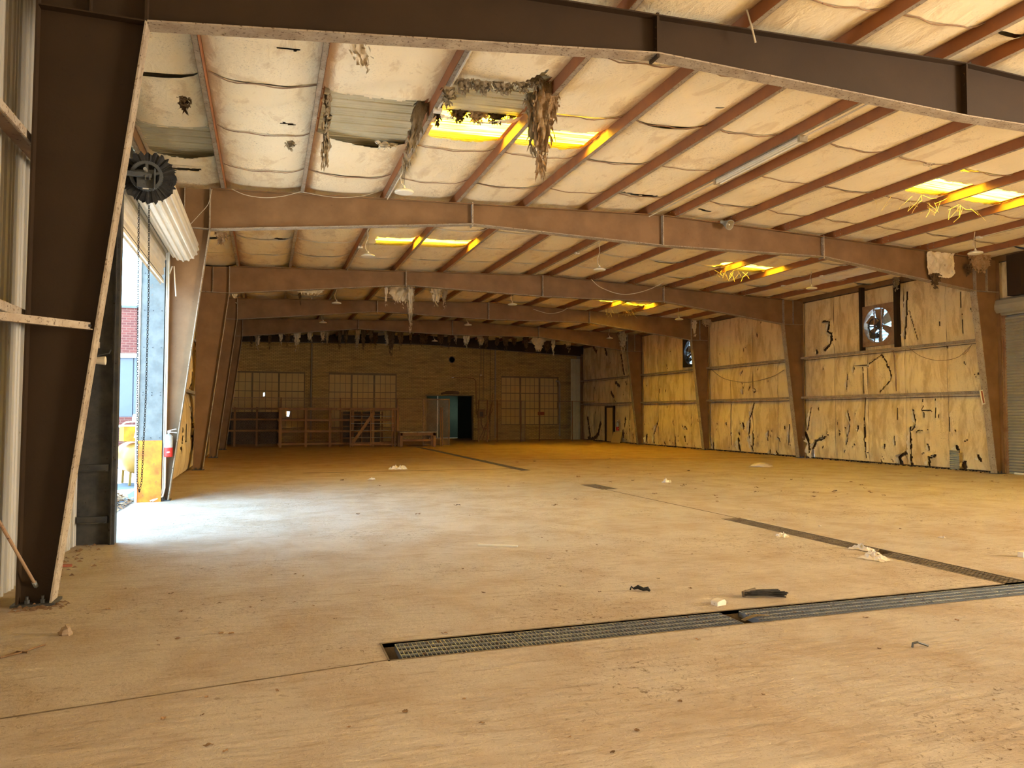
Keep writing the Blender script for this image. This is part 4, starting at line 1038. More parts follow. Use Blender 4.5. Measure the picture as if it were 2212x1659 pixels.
cable(Yc(15.4, (458, 408), (450, 440), (432, 462), (408, 488)), 'thin wire curving down over the second left knee', .005)
cable(Yc(7.3, (1607, 0), (1620, 45), (1632, 92)), 'pale rod hanging in front of the nearest rafter', .012)
cable(Yc(43, (1118, 760), (1121, 800), (1122, 862)), 'dark cable drop on the brick wall left of the right pilaster', .02, DMET) if False else None
def rc(pts): return [at(1700+a/3.607, 600+b/3.607, X=19.62) for a, b in pts]
cable(rc([(950, 545), (1040, 610), (1180, 645), (1330, 620), (1430, 530)]), 'slack cable looping under the upper girt of the nearest wall bay', .008, GIRT)
cable(rc([(1370, 600), (1400, 580), (1440, 520)]), 'short cable rising to the second right column', .008, GIRT)
cable(rc([(830, 560), (840, 700), (850, 885)]), 'thin pipe running down the wall below the large fan', .012, GIRT)
cable(rc([(815, 560), (845, 640), (855, 885)]), 'second thin pipe beside the first one below the large fan', .008, GIRT)
cable([at(1380+a/4.366, 640+b/4.366, X=19.6) for a, b in ((680, 685), (780, 765), (900, 800), (1050, 810), (1250, 760), (1370, 695))], 'slack cable looping under the upper girt of the middle wall bay', .014, DUST)
# horn speaker
c = at(1577, 486, Y=15.25)
o = thing('horn_speaker', 'grey horn loudspeaker mounted on the second rafter right of the ridge', 'speaker', None, tuple(c))
def squircle(r, h, n=24):
    out = []
    for i in range(n):
        a = 2*pi*i/n; q = (abs(cos(a))**3+abs(sin(a))**3)**(-1/3); out.append((r*q*cos(a), r*q*sin(a)*.9, h))
    return out
tm = Matrix.Rotation(radians(20), 4, 'Z') @ Matrix.Rotation(radians(118), 4, 'X')
def rings(R_, cap=False):
    V = []; F = []; n = 24
    for (r, h) in R_: V += [tm @ Vector(p) for p in squircle(r, h)]
    for i in range(len(R_)-1): F += [(i*n+j, i*n+(j+1) % n, (i+1)*n+(j+1) % n, (i+1)*n+j) for j in range(n)]
    if cap: F.append(tuple((len(R_)-1)*n+j for j in range(n)))
    m_ = MB(); m_.add(V, F); return m_
rings([(.125, .0), (.135, .0), (.13, -.02), (.08, -.12), (.05, -.2), (.05, -.28)], True).build('horn', GALV, o)
rings([(.125, 0), (.11, -.03), (.06, -.13), (.03, -.16)], True).build('horn_throat', PIPE, o)
m = MB(); m.tube([tm @ Vector((0, 0, -.15)), tm @ Vector((0, 0, -.02))], .02, 10); m.build('reflector', WHITE, o)
m = MB(); m.bar(tm @ Vector((0, 0, -.2)), (0.02, .28, .05), .03, .02); m.build('bracket', DMET, o)

# ------------------------------------------------------------------ near left: braces, flood light, extinguisher
o = thing('flange_brace', 'pale steel flat brace from the big left column flange to the wall girt', 'brace', None, (-1.5, 7.42, 2.43))
m = MB(); p0 = Vector((-1.50, 7.42, 2.43)); p1 = at(-60, 676, X=-2.02); m.bar(p0, p1, .012, .065); m.bar(p0-Vector((0, 0, .03)), p1-Vector((0, 0, .03)), .06, .008); put(m, 'angle', DUST, o)
m = MB(); m.lathe([(.014, -.01), (.014, .01)], (-1.50, 7.40, 2.43), 'Y', 6); put(m, 'bolt', DMET, o)
o = thing('bracing_rod', 'thin diagonal bracing rod anchored in the foot of the big left column', 'rod', None, (-1.9, 7.47, .2))
e0 = at(76, 1262, Y=7.47); e1 = at(0, 1130, Y=6.9); e2 = e0+(e1-e0)*1.7
m = MB(); m.tube([e0, e2], .013, 8); put(m, 'rod', GIRT, o)
m = MB(); m.tube([e0-(e2-e0).normalized()*.03, e0+(e2-e0).normalized()*.03], .02, 6); put(m, 'nut', GALV, o)
c = at(216, 779, Y=10.42)
o = thing('flood_light', 'small dusty flood light with a cable on the near door jamb', 'light', None, tuple(c))
m = MB(); m.lathe([(.03, -.10), (.045, -.02), (.055, .06), (.05, .065), (.0, .05)], (0, 0, 0), 'X', 16); m.build('lamp_head', CABLE, o)
m = MB(); m.tube([(-.1, .05, .02), (-.02, .08, .08), (.08, .1, .10), (.13, .12, .22), (.13, .13, .4)], .008, 6); m.build('cable', DMET, o)
m = MB(); m.box(-.02, .02, .03, .16, -.02, .02); m.build('bracket', DMET, o)
def extinguisher(c, label, r=.075, h=.42):
    o_ = thing('fire_extinguisher', label, 'extinguisher', None, tuple(c))
    m_ = MB(); m_.lathe([(r*.9, 0), (r, .02), (r, h*.42)], (0, 0, 0), 'Z', 18); m_.build('red_body', RED, o_)
    m_ = MB(); m_.lathe([(r*1.005, h*.42), (r*1.005, h*.9), (r*.7, h*.98), (r*.25, h*1.03), (r*.25, h*1.1)], (0, 0, 0), 'Z', 18); m_.build('silver_body', GALV, o_)
    m_ = MB(); m_.box(-.02, .03, -.02, .02, h*1.08, h*1.18); m_.bar((0, 0, h*1.18), (.13, 0, h*1.25), .02, .012); m_.bar((0, 0, h*1.12), (.14, 0, h*1.08), .02, .012); m_.build('handle', WHITE, o_)
    m_ = MB(); m_.prism([(-.02, h*.18), (.02, h*.18), (.02, h*.22), (.04, h*.2), (.02, h*.26), (.02, h*.24), (-.02, h*.24)], 'Y', -r-.003, -r); m_.build('label', LABEL, o_)
    m_ = MB(); m_.bar((0, r*.8, h*.6), (0, r+.06, h*.6), .05, .03); m_.build('hanger', DMET, o_)
    return o_
extinguisher(at(363.5, 987, Y=15.33), 'red and silver fire extinguisher hung on the second left column')
extinguisher(at(1334, 930, X=19.5), 'red fire extinguisher on the far right wall beside the brown side door', .09, .5)
o = thing('marker_plate', 'white painted plate fixed on the second right column flange', 'plate', None, tuple(at(2122, 855, Y=15.44)))
m = MB(); m.bar((-.045, 0, .16), (.045, 0, -.24), .12, .012, (0, -1, 0)); m.build('plate', LABEL, o)
m = MB(); m.bar((-.035, -.01, .13), (.035, -.01, -.2), .05, .012, (0, -1, 0)); m.build('inner_strip', REDW, o)

# ------------------------------------------------------------------ side door in the far right wall
d4 = structure(empty('door_4', (19.75, 41, 0)))
a = at(1308, 900, X=19.66).y; b = at(1327, 900, X=19.66).y
m = MB(); m.box(19.6, 19.72, b, b+.12, 0, 2.15); m.box(19.6, 19.72, a-.12, a, 0, 2.15); m.box(19.6, 19.72, b, a, 2.05, 2.15); put(m, 'door_frame', STEELD, d4)
m = MB(); m.box(19.68, 19.71, b+.12, a-.12, .02, 2.05); put(m, 'door_leaf', PAINTW, d4)
c = at(1338, 956, Z=0); o = thing('leaning_board', 'pale upright board leaning at the foot of the far right wall', 'board', None, (19.4, c.y, 0))
m = MB(); m.prism([(0, 0), (.03, 0), (.2, .62), (.17, .62)], 'Y', -.55, .55); m.build('board', PAINTW, o)

# ------------------------------------------------------------------ chain link fences and racks before the brick wall
YFN = 38.6
def fx_(px, Y=YFN): return at(px, 900, Y=Y).x
def fz_(py, px=800, Y=YFN): return at(px, py, Y=Y).z
def fence(x0, x1, Y, z1, posts, label, mesh=True, z0=.05, Y1=None, pitch=.075):
    Y1 = Y if Y1 is None else Y1
    o_ = thing('chainlink_fence', label, 'fence', None, (x0, Y, 0))
    yy2 = lambda x: Y+(Y1-Y)*(x-x0)/(x1-x0)
    for x in posts: m_ = MB(); m_.tube([(x, yy2(x), 0), (x, yy2(x), z1+.03)], .035, 8); put(m_, 'post', WOOD, o_)
    m_ = MB(); m_.tube([(x0, Y, z1), (x1, Y1, z1)], .022, 6); put(m_, 'top_rail', GIRT, o_)
    if mesh:
        m_ = MB(); H = z1-z0; L = x1-x0
        k = -H
        while k < L:
            for s_ in (1, -1):
                xa, xb = k, k+H; za, zb = (z0, z1) if s_ > 0 else (z1, z0)
                ta, tb = max(0, (0-xa)/(xb-xa)), min(1, (L-xa)/(xb-xa))
                if tb > ta:
                    pa = (x0+xa+(xb-xa)*ta, za+(zb-za)*ta); pb = (x0+xa+(xb-xa)*tb, za+(zb-za)*tb)
                    m_.bar((pa[0], yy2(pa[0]), pa[1]), (pb[0], yy2(pb[0]), pb[1]), .006, .006)
            k += pitch
        put(m_, 'wire_mesh', GIRT, o_, kind='stuff')
    return o_
zr = fz_(861)
fence(-1.6, fx_(970), YFN, zr, [fx_(p) for p in (607, 735, 858, 970)], 'long chain link fence on the left before the barred windows')
YC = 42.6
zc_ = at(1100, 866, Y=YC).z
fence(at(1033, 900, Y=YC).x, at(1134, 900, Y=YC).x, YC, zc_, [at(p, 900, Y=YC).x for p in (1034, 1053, 1074, 1125)], 'short chain link fence panel right of the dark doorway')
fence(at(1165, 900, Y=YC).x, 19.6, YC, zc_, [at(p, 900, Y=YC).x for p in (1165, 1236)], 'chain link fence running to the right corner wall', mesh=False)
o = thing('folded_gate', 'narrow folded mesh gate standing between the two right fence pieces', 'gate', None, (at(1130, 900, Y=YC).x, YC-.1, 0))
gx0, gx1 = at(1126, 900, Y=YC-.1).x, at(1134, 900, Y=YC-.1).x
m = MB(); m.tube([(gx0, YC-.1, .05), (gx0, YC-.1, zc_), (gx1, YC-.1, zc_), (gx1, YC-.1, .05), (gx0, YC-.1, .05)], .025, 6); put(m, 'gate_frame', GIRT, o)
m = MB()
for z in np.arange(.1, zc_, .07): m.bar((gx0, YC-.1, z), (gx1, YC-.1, z+.05), .008, .008)
put(m, 'wire_mesh', GALV, o, kind='stuff')
# brown rail barrier
o = thing('rail_barrier', 'brown timber rail barrier with several posts below the middle barred window', 'barrier', None, (fx_(607), YFN-.3, 0))
Yb = YFN-.3
for px in (606, 661, 713, 762, 806, 850, 859):
    x = at(px, 900, Y=Yb).x; m = MB(); m.box(x-.06, x+.06, Yb-.05, Yb+.05, 0, fz_(881, px, Yb)); put(m, 'post', WOOD, o)
for py, hh in ((882, .10), (906, .09), (930, .09), (957, .07)):
    z = fz_(py, 730, Yb); m = MB(); m.box(at(600, 900, Y=Yb).x, at(862, 900, Y=Yb).x, Yb-.02, Yb+.03, z-hh, z+.02); put(m, 'rail', WOOD, o)
# left open rack with dark cloth
o = thing('timber_rack', 'dark timber rack with shelves behind the left fence', 'rack', None, (-.9, 40.4, 0)); Yr = 40.4
for px in (507, 555, 604):
    x = at(px, 900, Y=Yr).x; m = MB(); m.box(x-.05, x+.05, Yr-.05, Yr+.05, 0, fz_(879, px, Yr)); put(m, 'post', WOOD, o)
for py in (881, 904, 928): z = fz_(py, 550, Yr); m = MB(); m.box(-1.9, at(604, 900, Y=Yr).x, Yr-.5, Yr+.05, z-.09, z); put(m, 'shelf', WOOD, o)
m = MB(); m.box(-1.85, at(603, 900, Y=Yr).x, Yr+.1, Yr+.13, .1, fz_(890, 550, Yr)); put(m, 'backing_cloth', BLACK, o)
# hinged gate with diagonal
Yg = YFN-1.0
gx = lambda px: at(px, 900, Y=Yg).x
o = thing('diagonal_gate', 'brown steel gate with a diagonal brace and thin bars left of the bench', 'gate', None, (gx(757), Yg, 0))
zt_, zb_ = fz_(884, 800, Yg), fz_(962, 800, Yg)
for px in (757, 801, 847, 853): m = MB(); m.bar((gx(px), Yg, 0.0), (gx(px), Yg, zt_), .08, .05); put(m, 'post', WOOD, o)
for z in (zt_, .12): m = MB(); m.bar((gx(757), Yg, z), (gx(858), Yg, z), .05, .07); put(m, 'rail', WOOD, o)
m = MB(); m.bar((gx(762), Yg-.03, .2), (gx(808), Yg-.03, zt_-.15), .03, .14); put(m, 'diagonal_brace', WOOD, o)
for k in range(1, 5): m = MB(); z = .12+(zt_-.12)*k/5; m.tube([(gx(757), Yg, z), (gx(850), Yg, z)], .012, 5); put(m, 'thin_bar', GALV, o)
# dark mesh rack behind the gate
Yk = 40.0; kx = lambda px: at(px, 900, Y=Yk).x
o = thing('mesh_back_rack', 'black backed shelf rack behind the diagonal gate', 'rack', None, (kx(740), Yk, 0))
m = MB(); m.box(kx(740), kx(822), Yk+.2, Yk+.24, .1, fz_(889, 780, Yk)); put(m, 'back_panel', BLACK, o)
for py in (895, 908, 920, 932, 945): z = fz_(py, 780, Yk); m = MB(); m.box(kx(738), kx(826), Yk-.3, Yk+.2, z-.04, z); put(m, 'shelf', WOOD, o)
for px in (738, 780, 824): m = MB(); m.box(kx(px)-.04, kx(px)+.04, Yk-.3, Yk-.22, 0, fz_(889, px, Yk)); put(m, 'post', WOOD, o)
# bench
Yt = 37.6; tx = lambda px: at(px, 900, Y=Yt).x
o = thing('workbench', 'low brown timber workbench standing before the doorway fence', 'bench', None, (tx(862), Yt, 0))
zt2 = at(900, 932, Y=Yt).z
m = MB(); m.box(tx(861), tx(941), Yt-.35, Yt+.45, zt2-.06, zt2); put(m, 'tabletop', DUST, o)
m = MB(); m.box(tx(863), tx(939), Yt-.33, Yt-.29, zt2-.2, zt2-.06); put(m, 'apron', WOOD, o)
for px in (865, 936):
    for dy in (-.28, .38): m = MB(); m.box(tx(px)-.07, tx(px)+.07, Yt+dy-.05, Yt+dy+.05, 0, zt2-.06); put(m, 'leg', WOOD, o)
m = MB(); m.box(tx(865), tx(936), Yt-.3, Yt-.25, .28, .38); put(m, 'lower_rail', WOOD, o)
# open gate in front of the doorway with pipes leaning on it
Yo = 37.9; ox = lambda px: at(px, 900, Y=Yo).x
o = thing('chainlink_gate', 'open chain link gate standing in front of the dark doorway', 'gate', None, (ox(914), Yo, 0))
zg = at(940, 863, Y=Yo).z
m = MB(); m.tube([(ox(914), Yo, .06), (ox(914), Yo, zg), (ox(970), Yo, zg), (ox(970), Yo, .06), (ox(914), Yo, .06)], .03, 6); put(m, 'gate_frame', GIRT, o)
m = MB(); L = ox(970)-ox(914); k = -zg
while k < L:
    for s_ in (1, -1):
        ta, tb = max(0, -k/zg), min(1, (L-k)/zg)
        if tb > ta:
            f_ = lambda t: (ox(914)+k+zg*t, Yo, .06+(zg-.06)*(t if s_ > 0 else 1-t)); m.bar(f_(ta), f_(tb), .007, .007)
    k += .075
put(m, 'wire_mesh', GIRT, o, kind='stuff')
for k, px in enumerate((950, 954)):
    m = MB(); m.tube([(ox(px), Yo-.25, 0), (ox(px+1), Yo-.05, at(px, 880, Y=Yo).z)], .03, 8)
    tag(m.build('leaning_pipe', WOOD), ['left', 'right'][k]+' one of two brown pipes leaning on the open chain link gate', 'pipe')
# items on the brick wall
c = at(1040, 893, Y=YW-.15)
o = thing('electrical_box', 'brown electrical switch box on the brick wall right of the doorway', 'switch box', None, tuple(c))
m = MB(); m.box(-.22, .22, -.05, .14, -.3, .28); m.build('box', WOOD, o); m = MB(); m.box(-.12, .1, -.07, -.05, -.2, .1); m.build('cover', DMET, o)
m = MB(); m.bar((.22, -.02, -.15), (.33, -.02, -.1), .05, .05); m.bar((.33, -.02, -.1), (.33, -.02, .2), .05, .05); m.build('switch_handle', WOOD, o)
m = MB(); m.tube([(0, .1, -.3), (.02, .1, -.7), (.15, .1, -.95), (.5, .1, -1.0)], .04, 8); m.build('hose', WOOD, o)
for k, (px, pts) in enumerate([(0, [(978, 815), (1023, 817), (1028, 823), (1029, 895)]), (1, [(1039, 742), (1039, 808)]), (2, [(1045, 742), (1044, 868)]), (3, [(1036, 808), (1036, 868)])]):
    conduit([at(a_, b_, Y=YW-.04) for a_, b_ in pts], ['brown conduit bending above the right side of the dark doorway', 'dark thick conduit dropping to a box on the brick wall', 'thin conduit just left of the right pilaster', 'thin conduit rising from the electrical box'][k], .03 if k < 2 else .018, [at(pts[0][0], pts[0][1], Y=YW-.05)] if k == 0 else [at(1039, 810, Y=YW-.05)] if k == 1 else (), FRAMEW if k else WOOD)
c = at(976, 777, Y=YW-.02); o = thing('round_vent', 'round dark vent high in the brick wall above the doorway', 'vent', None, tuple(c))
m = MB(); m.lathe([(.20, 0), (.20, -.05), (.16, -.06), (.16, .0)], (0, 0, 0), 'Y', 24, cap=False); m.build('rim', DMET, o)
m = MB(); m.lathe([(.17, -.01), (.05, -.01)], (0, 0, 0), 'Y', 24); m.build('grille', BLACK, o)
c = at(973, 849, Y=YW-.12); o = thing('rolled_awning', 'dark red roll fixed above the dark doorway', 'roll', None, tuple(c))
m = MB(); m.tube([(-.62, 0, -.06), (-.3, 0, .02), (.1, 0, .04), (.55, 0, .02)], .1, 10, rad=[.05, .10, .11, .09]); m.build('roll', REDW if False else STEEL, o, smooth=True)
c = at(1207, 826, Y=YW-.1)
o = thing('downpipe', 'pale downpipe with an elbow beside the right barred window', 'pipe', None, (at(1209, 900, Y=YW-.1).x, YW-.1, 0))
xx = at(1209, 900, Y=YW-.1).x; m = MB(); m.tube([(xx, YW-.1, .2), (xx, YW-.1, 3.7), (xx-.06, YW-.1, 3.85), (xx-.2, YW+.05, 3.88)], .06, 10); put(m, 'pipe', PIPE, o)
for k in range(3):
    px = 1064+k*3; p0 = at(px+6*(k-1), 954, Z=0); m = MB(); m.tube([(p0.x, 45.3, 0), (at(1065, 850, Y=46).x, 46.0, 2.0+.5*k)], .025, 6)
    tag(m.build('leaning_stick', WOOD), 'thin brown stick leaning against the right pilaster of the brick wall', 'stick', 'sticks leaning on the pilaster')
c = at(1168, 893, Y=YW+.03); o = MB(); o.box(c.x-.2, c.x+.25, YW+.02, YW+.05, c.z-.12, c.z+.1); tag(o.build('red_notice', REDW), 'small red notice fixed on the right barred window', 'notice')

# ------------------------------------------------------------------ trench gratings
def grate(x0, x1, y0, y1, along, label, group, mat, z=-.004, pitch=.03, tilt=0):
    o_ = thing('drain_grate', label, 'grate', group, (x0, y0, z))
    L, W = (x1-x0, y1-y0) if along == 'X' else (y1-y0, x1-x0)
    def B(m_, a, b, c_, d, e, f):
        if along == 'X': m_.box(a, b, c_, d, e, f)
        else: m_.box(c_, d, a, b, e, f)
    m_ = MB(); B(m_, 0, .006, 0, W, -.045, 0); B(m_, L-.006, L, 0, W, -.045, 0); B(m_, 0, L, 0, .006, -.045, 0); B(m_, 0, L, W-.006, W, -.045, 0)
    m_.build('frame', mat, o_)
    m_ = MB()
    for k in (1, 2, 3): B(m_, .006, L-.006, W*k/4-.004, W*k/4+.004, -.012, .002)
    m_.build('tie_bars', mat, o_)
    m_ = MB(); n = int(L/pitch)
    for k in range(1, n): B(m_, L*k/n-.0025, L*k/n+.0025, .006, W-.006, -.04, 0)
    m_.build('bearing_bars', mat, o_, kind='stuff')
    return o_
gw = (T1[0]+.015, T1[1]-.02)
secs = [(.90, 1.80), (1.81, 2.71), (2.72, 3.62)]+[(3.80+.915*k, 3.80+.915*k+.905) for k in range(9)]
names = ['nearest', 'second', 'third']
for k, (a, b) in enumerate(secs):
    lab = 'leftmost grey grate of the trench crossing the foreground' if k == 0 else 'grey grate just left of the gap in the foreground trench' if k == 2 else 'grey grate just right of the gap in the foreground trench' if k == 3 else nth(k+1)+' grey steel grate counted from the left end of the foreground trench'
    grate(a, b, *gw, 'X', lab, 'grates of the foreground trench', GRATE)
m = MB(); m.add([(3.62+q*.02, T1[0]+.01+.0*q, -.02+.02*sin(q)) for q in range(0)], [])
o = thing('bent_edge_strip', 'bent rusty strip curling up in the gap of the foreground trench', 'strip', None, (3.7, 5.06, 0))
P = np.array([[(-.08+.3*t, -.0+(.05*s_), .015+.03*sin(pi*t)) for s_ in (0, 1)] for t in np.linspace(0, 1, 9)]); m = MB(); m.grid(P); m.build('strip', GRATEB, o)
m = MB(); m.bar((3.64-3.7, .1, -.10), (3.8-3.7, .12, -.10), .06, .04); m.build('support', GRATEB, o)
for k in range(5):
    a = 5.44+.93*k
    if k == 1: continue
    grate(6.895, 7.185, a, a+.92, 'Y', nth(k+1)+' rusty narrow grate counted from the near end of the right trench', 'grates of the right trench', GRATEB, pitch=.045)
grate(6.895, 7.185, 6.37, 7.05, 'Y', 'short rusty grate beside the litter clump in the right trench', 'grates of the right trench', GRATEB, pitch=.045)
for k in range(16): grate(7.13, 7.41, 20.62+k*1.03, 21.63+k*1.03, 'Y', nth(k+1)+' brown grate counted from the near end of the distant trench', 'grates of the distant trench', GRATEB, pitch=.09)
grate(7.03, 7.41, 14.95, 16.05, 'Y', 'isolated short grate in the middle of the floor', None, GRATEB, pitch=.06)
m = MB()
for (x0, x1, y0, y1) in ((T1X[0]-.012, T1X[1], T1[0]-.012, T1[1]+.012), (T2X[0]-.02, T2X[1]+.02, T2[0], T2[1]+.02)):
    m.box(x0, x1, y0, y0+.012, -.03, .004); m.box(x0, x1, y1-.012, y1, -.03, .004); m.box(x0, x0+.012, y0, y1, -.03, .004)
m.build('trench_rim', GRATEB, floor)

# ------------------------------------------------------------------ things lying on the floor
def lump(name, label, cat, px, py, sx, sy, sz, mat, seed=0, n=12, rot=0, group=None, rough=.25):
    c_ = at(px, py, Z=0); o_ = thing(name, label, cat, group, (c_.x, c_.y, 0), rot)
    r_ = np.random.RandomState(seed); V = []; F = []; m_ = MB(); nr = 5
    for i in range(nr+1):
        t = i/nr
        for j_ in range(n):
            a = 2*pi*j_/n; r = (1-t**2)**.5*(1+rough*r_.uniform(-1, 1)); V.append((sx/2*r*cos(a), sy/2*r*sin(a), sz*t*(1+rough*.5*r_.uniform(-1, 1))))
    for i in range(nr): F += [(i*n+j_, i*n+(j_+1) % n, (i+1)*n+(j_+1) % n, (i+1)*n+j_) for j_ in range(n)]
    m_.add(V, F); m_.build('body', mat, o_, smooth=mat is SAND); return o_
lump('brown_stone', 'single brown stone lying on the dust right of the big left column', 'stone', 140, 1372, .10, .08, .07, STONE, 3, 7, rough=.3)
o = lump('sand_heap', 'small pale heap before the third right column', 'heap', 1645, 1008, .75, .5, .13, SAND, 4, 14)
c = at(1552, 1306, Z=0); o = thing('white_block', 'small white block before the bundle of black rods', 'block', None, (c.x, c.y, 0), .2)
m = MB(); m.prism([(-.05, 0), (.05, 0), (.055, .03), (.03, .05), (-.03, .04), (-.05, .03)], 'Y', -.04, .04); m.build('block', PAPER, o)
c = at(2207, 1203, Z=0); o = thing('white_box_scrap', 'white box scrap at the right edge of the floor', 'scrap', None, (c.x, c.y, 0), .4)
m = MB(); m.box(-.04, .04, -.03, .03, 0, .06); m.build('box', PAPER, o)
c = at(1655, 1290, Z=0); o = thing('rod_bundle', 'bundle of black charred rods lying behind the foreground trench', 'rods', None, (c.x, c.y, 0), -.25)
for k in range(16):
    y0 = random.uniform(-.05, .05); z0 = .015+random.random()*.035; a = random.uniform(-.06, .06); m = MB()
    m.tube([(-.2+random.uniform(-.03, .08), y0, z0+.01), (0, y0+a*.1, z0+random.uniform(0, .015)), (.18+random.uniform(-.04, .04), y0+a, z0)], .006, 5); m.build('rod', CHAR, o)
m = MB(); m.bar((-.22, .0, .03), (-.08, .05, .05), .012, .05); m.build('flat_bar', GRATEB, o)
c = at(1385, 1277, Z=0); o = thing('black_twisted_scrap', 'black twisted lump on the floor left of the rod bundle', 'scrap', None, (c.x, c.y, 0), -.5)
m = MB(); m.tube([(-.07, 0, .02), (-.03, .01, .035), (.02, -.01, .02), (.06, -.02, .03), (.08, -.03, .012)], .02, 7, rad=[.01, .02, .017, .02, .01]); m.build('lump', CHAR, o)
m = MB(); m.tube([(-.07, 0, .02), (-.09, .02, .035), (-.1, .0, .01)], .008, 6); m.build('stub', CHAR, o)
a_, b_ = at(1033, 1177, Z=.012), at(1118, 1180, Z=.012)
m = MB(); m.bar(a_, b_, .03, .02); tag(m.build('white_strip', LABEL), 'straight white strip lying in the bluish daylight on the floor', 'strip')
a_, b_ = at(132, 1222, Z=.015), at(156, 1221, Z=.01); m = MB(); m.bar(a_, b_, .06, .02); tag(m.build('red_scrap', REDW), 'rusty red scrap between the big left column and the wall', 'scrap')
for k, pts in enumerate([[(0, 1421), (40, 1411), (98, 1392)], [(5, 1420), (35, 1408), (60, 1409)]]):
    m = MB(); m.tube([at(a_, b_, Z=.012) for a_, b_ in pts], .007, 5); tag(m.build('twig', LEAF), ['longer', 'shorter'][k]+' thin brown twig at the left edge of the floor', 'twig')
c = at(1985, 1398, Z=0); o = thing('bent_bracket', 'bent grey metal bracket on the floor at lower right', 'bracket', None, (c.x, c.y, 0), -.2)
m = MB(); m.tube([(-.05, 0, .0), (-.045, 0, .03), (-.01, 0, .035), (.07, 0, .008)], .008, 6); m.build('strip', DMET, o)
for k, (px, py, w_, lab) in enumerate([(860, 1014, .55, 'crumpled white plastic near the joint line in the distance'), (1440, 1042, .35, 'crumpled clear plastic left of the pale heap'), (1860, 1187, .26, 'white litter clump caught in the right trench'),
                                  (1885, 1196, .16, 'small litter piece beside the clump in the right trench'), (1690, 1159, .22, 'pale litter left of the right trench'), (1890, 1208, .3, 'flat beige litter before the right trench'), (803, 1036, .2, 'small pale scrap near the left end of the joint line'), (1772, 1137, .08, 'small white scrap standing beyond the right trench'), (2035, 562+600, .1, 'tiny white scrap at far right floor')]):
    c_ = at(px, py, Z=0); o = thing('plastic_litter', lab, 'litter', None, (c_.x, c_.y, 0), k); n = 10
    X_, Y_ = np.meshgrid(np.linspace(-1, 1, n+1), np.linspace(-1, 1, n+1), indexing='ij'); hh = np.abs(wav(X_*4, Y_*4, 1.3, k))*w_*.35*(1.1-X_**2)*(1.1-Y_**2)+.003
    m = MB(); m.grid(np.stack([X_*w_/2*(1+.2*wav(Y_*3, X_, 1, k)), Y_*w_/3*(1+.3*wav(X_*3, Y_, 1, k+1)), hh], -1)); m.build('sheet', PAPER, o)
# dry scraps: three shapes, copied
protos = []
for s_ in range(4):
    r_ = np.random.RandomState(s_); n = 7; X_, Y_ = np.meshgrid(np.linspace(-1, 1, n+1), np.linspace(-.45, .45, 4), indexing='ij')
    w_ = (1-np.abs(X_)**2.2)*.9+.08; hh = .12+.22*np.abs(np.sin(X_*2.2+s_))+.25*Y_**2+.05*r_.randn(*X_.shape)
    m = MB(); m.grid(np.stack([X_*.5, Y_*w_, np.maximum(hh*.55, .01)], -1)); me = m.build('dry_scrap', LEAF if s_ % 2 == 0 else LEAFB).data
    protos.append(me)
for o in [o for o in list(COL.objects) if o.name.startswith('dry_scrap')]: bpy.data.objects.remove(o)
zones = [((1400, 2212), (1010, 1130), 70), ((900, 2212), (1040, 1260), 60), ((500, 1500), (1080, 1330), 42), ((300, 2212), (1330, 1640), 26), ((150, 500), (1170, 1420), 18), ((700, 1500), (985, 1060), 24)]
for (xr, yr, n) in zones:
    for _ in range(n):
        px, py = random.uniform(*xr), random.uniform(*yr); p = at(px, py, Z=0)
        if not (-1.5 < p.x < 19 and p.y < 42) or (5.0 < p.y < 5.46 and p.x > .7) or (6.8 < p.x < 7.3 and p.y < 10.3): continue
        s_ = random.choice([.05, .06, .08, .10, .13]) if p.y > 12 else random.choice([.02, .025, .035, .05])
        o = bpy.data.objects.new('dry_scrap', random.choice(protos)); COL.objects.link(o); o.location = (p.x, p.y, .0); o.rotation_euler.z = random.uniform(0, 6.3); o.scale = (s_, s_*random.uniform(.4, 1), s_)
        tag(o, 'one of the small curled dry scraps scattered over the dusty floor', 'scrap', 'dry scraps scattered on the floor')
# debris line along the right wall foot
m = MB()
for _ in range(420):
    yy_ = random.uniform(15.8, 30) if random.random() < .75 else random.uniform(30, 44); xx = 19.72-abs(random.gauss(0, .10)); s_ = random.uniform(.02, .07)
    m.add([(xx-s_, yy_, 0), (xx+s_, yy_+s_*.3, 0), (xx, yy_+s_, 0), (xx+random.uniform(-.3, .3)*s_, yy_+s_*.4, s_*random.uniform(.4, 1))], [(0, 1, 3), (1, 2, 3), (2, 0, 3)])
tag(m.build('wall_foot_rubble', CHAR), 'dark crumbled rubble lying along the foot of the right wall', 'rubble', kind='stuff')
m = MB()
for _ in range(160):
    a = random.random(); xx = -2.15+abs(random.gauss(0, .12)); yy_ = random.uniform(7.8, 10.6) if a < .5 else random.uniform(7.2, 7.6); xx = xx if a < .5 else random.uniform(-2, -1.6); s_ = random.uniform(.01, .035)
    m.add([(xx-s_, yy_, 0), (xx+s_, yy_+s_*.3, 0), (xx, yy_+s_, 0), (xx, yy_+s_*.4, s_*random.uniform(.4, 1))], [(0, 1, 3), (1, 2, 3), (2, 0, 3)])
tag(m.build('column_foot_litter', LEAF), 'dry crumbs gathered at the foot of the left wall', 'litter', kind='stuff')
# scrap of corrugated sheet poking from the wall
c = at(2064, 985, X=19.6); o = thing('corrugated_scrap', 'grey corrugated metal scrap leaning at the foot of the right wall', 'scrap', None, (19.62, c.y, 0))
P = np.array([[(-.05-.0*z, yv+.0, z+.0) if k % 2 else (-.08, yv, z) for k, z in enumerate(np.arange(.02, .62, .03))] for yv in (-.16, .16)]); m = MB(); m.grid(P); m.build('sheet', GALV, o)

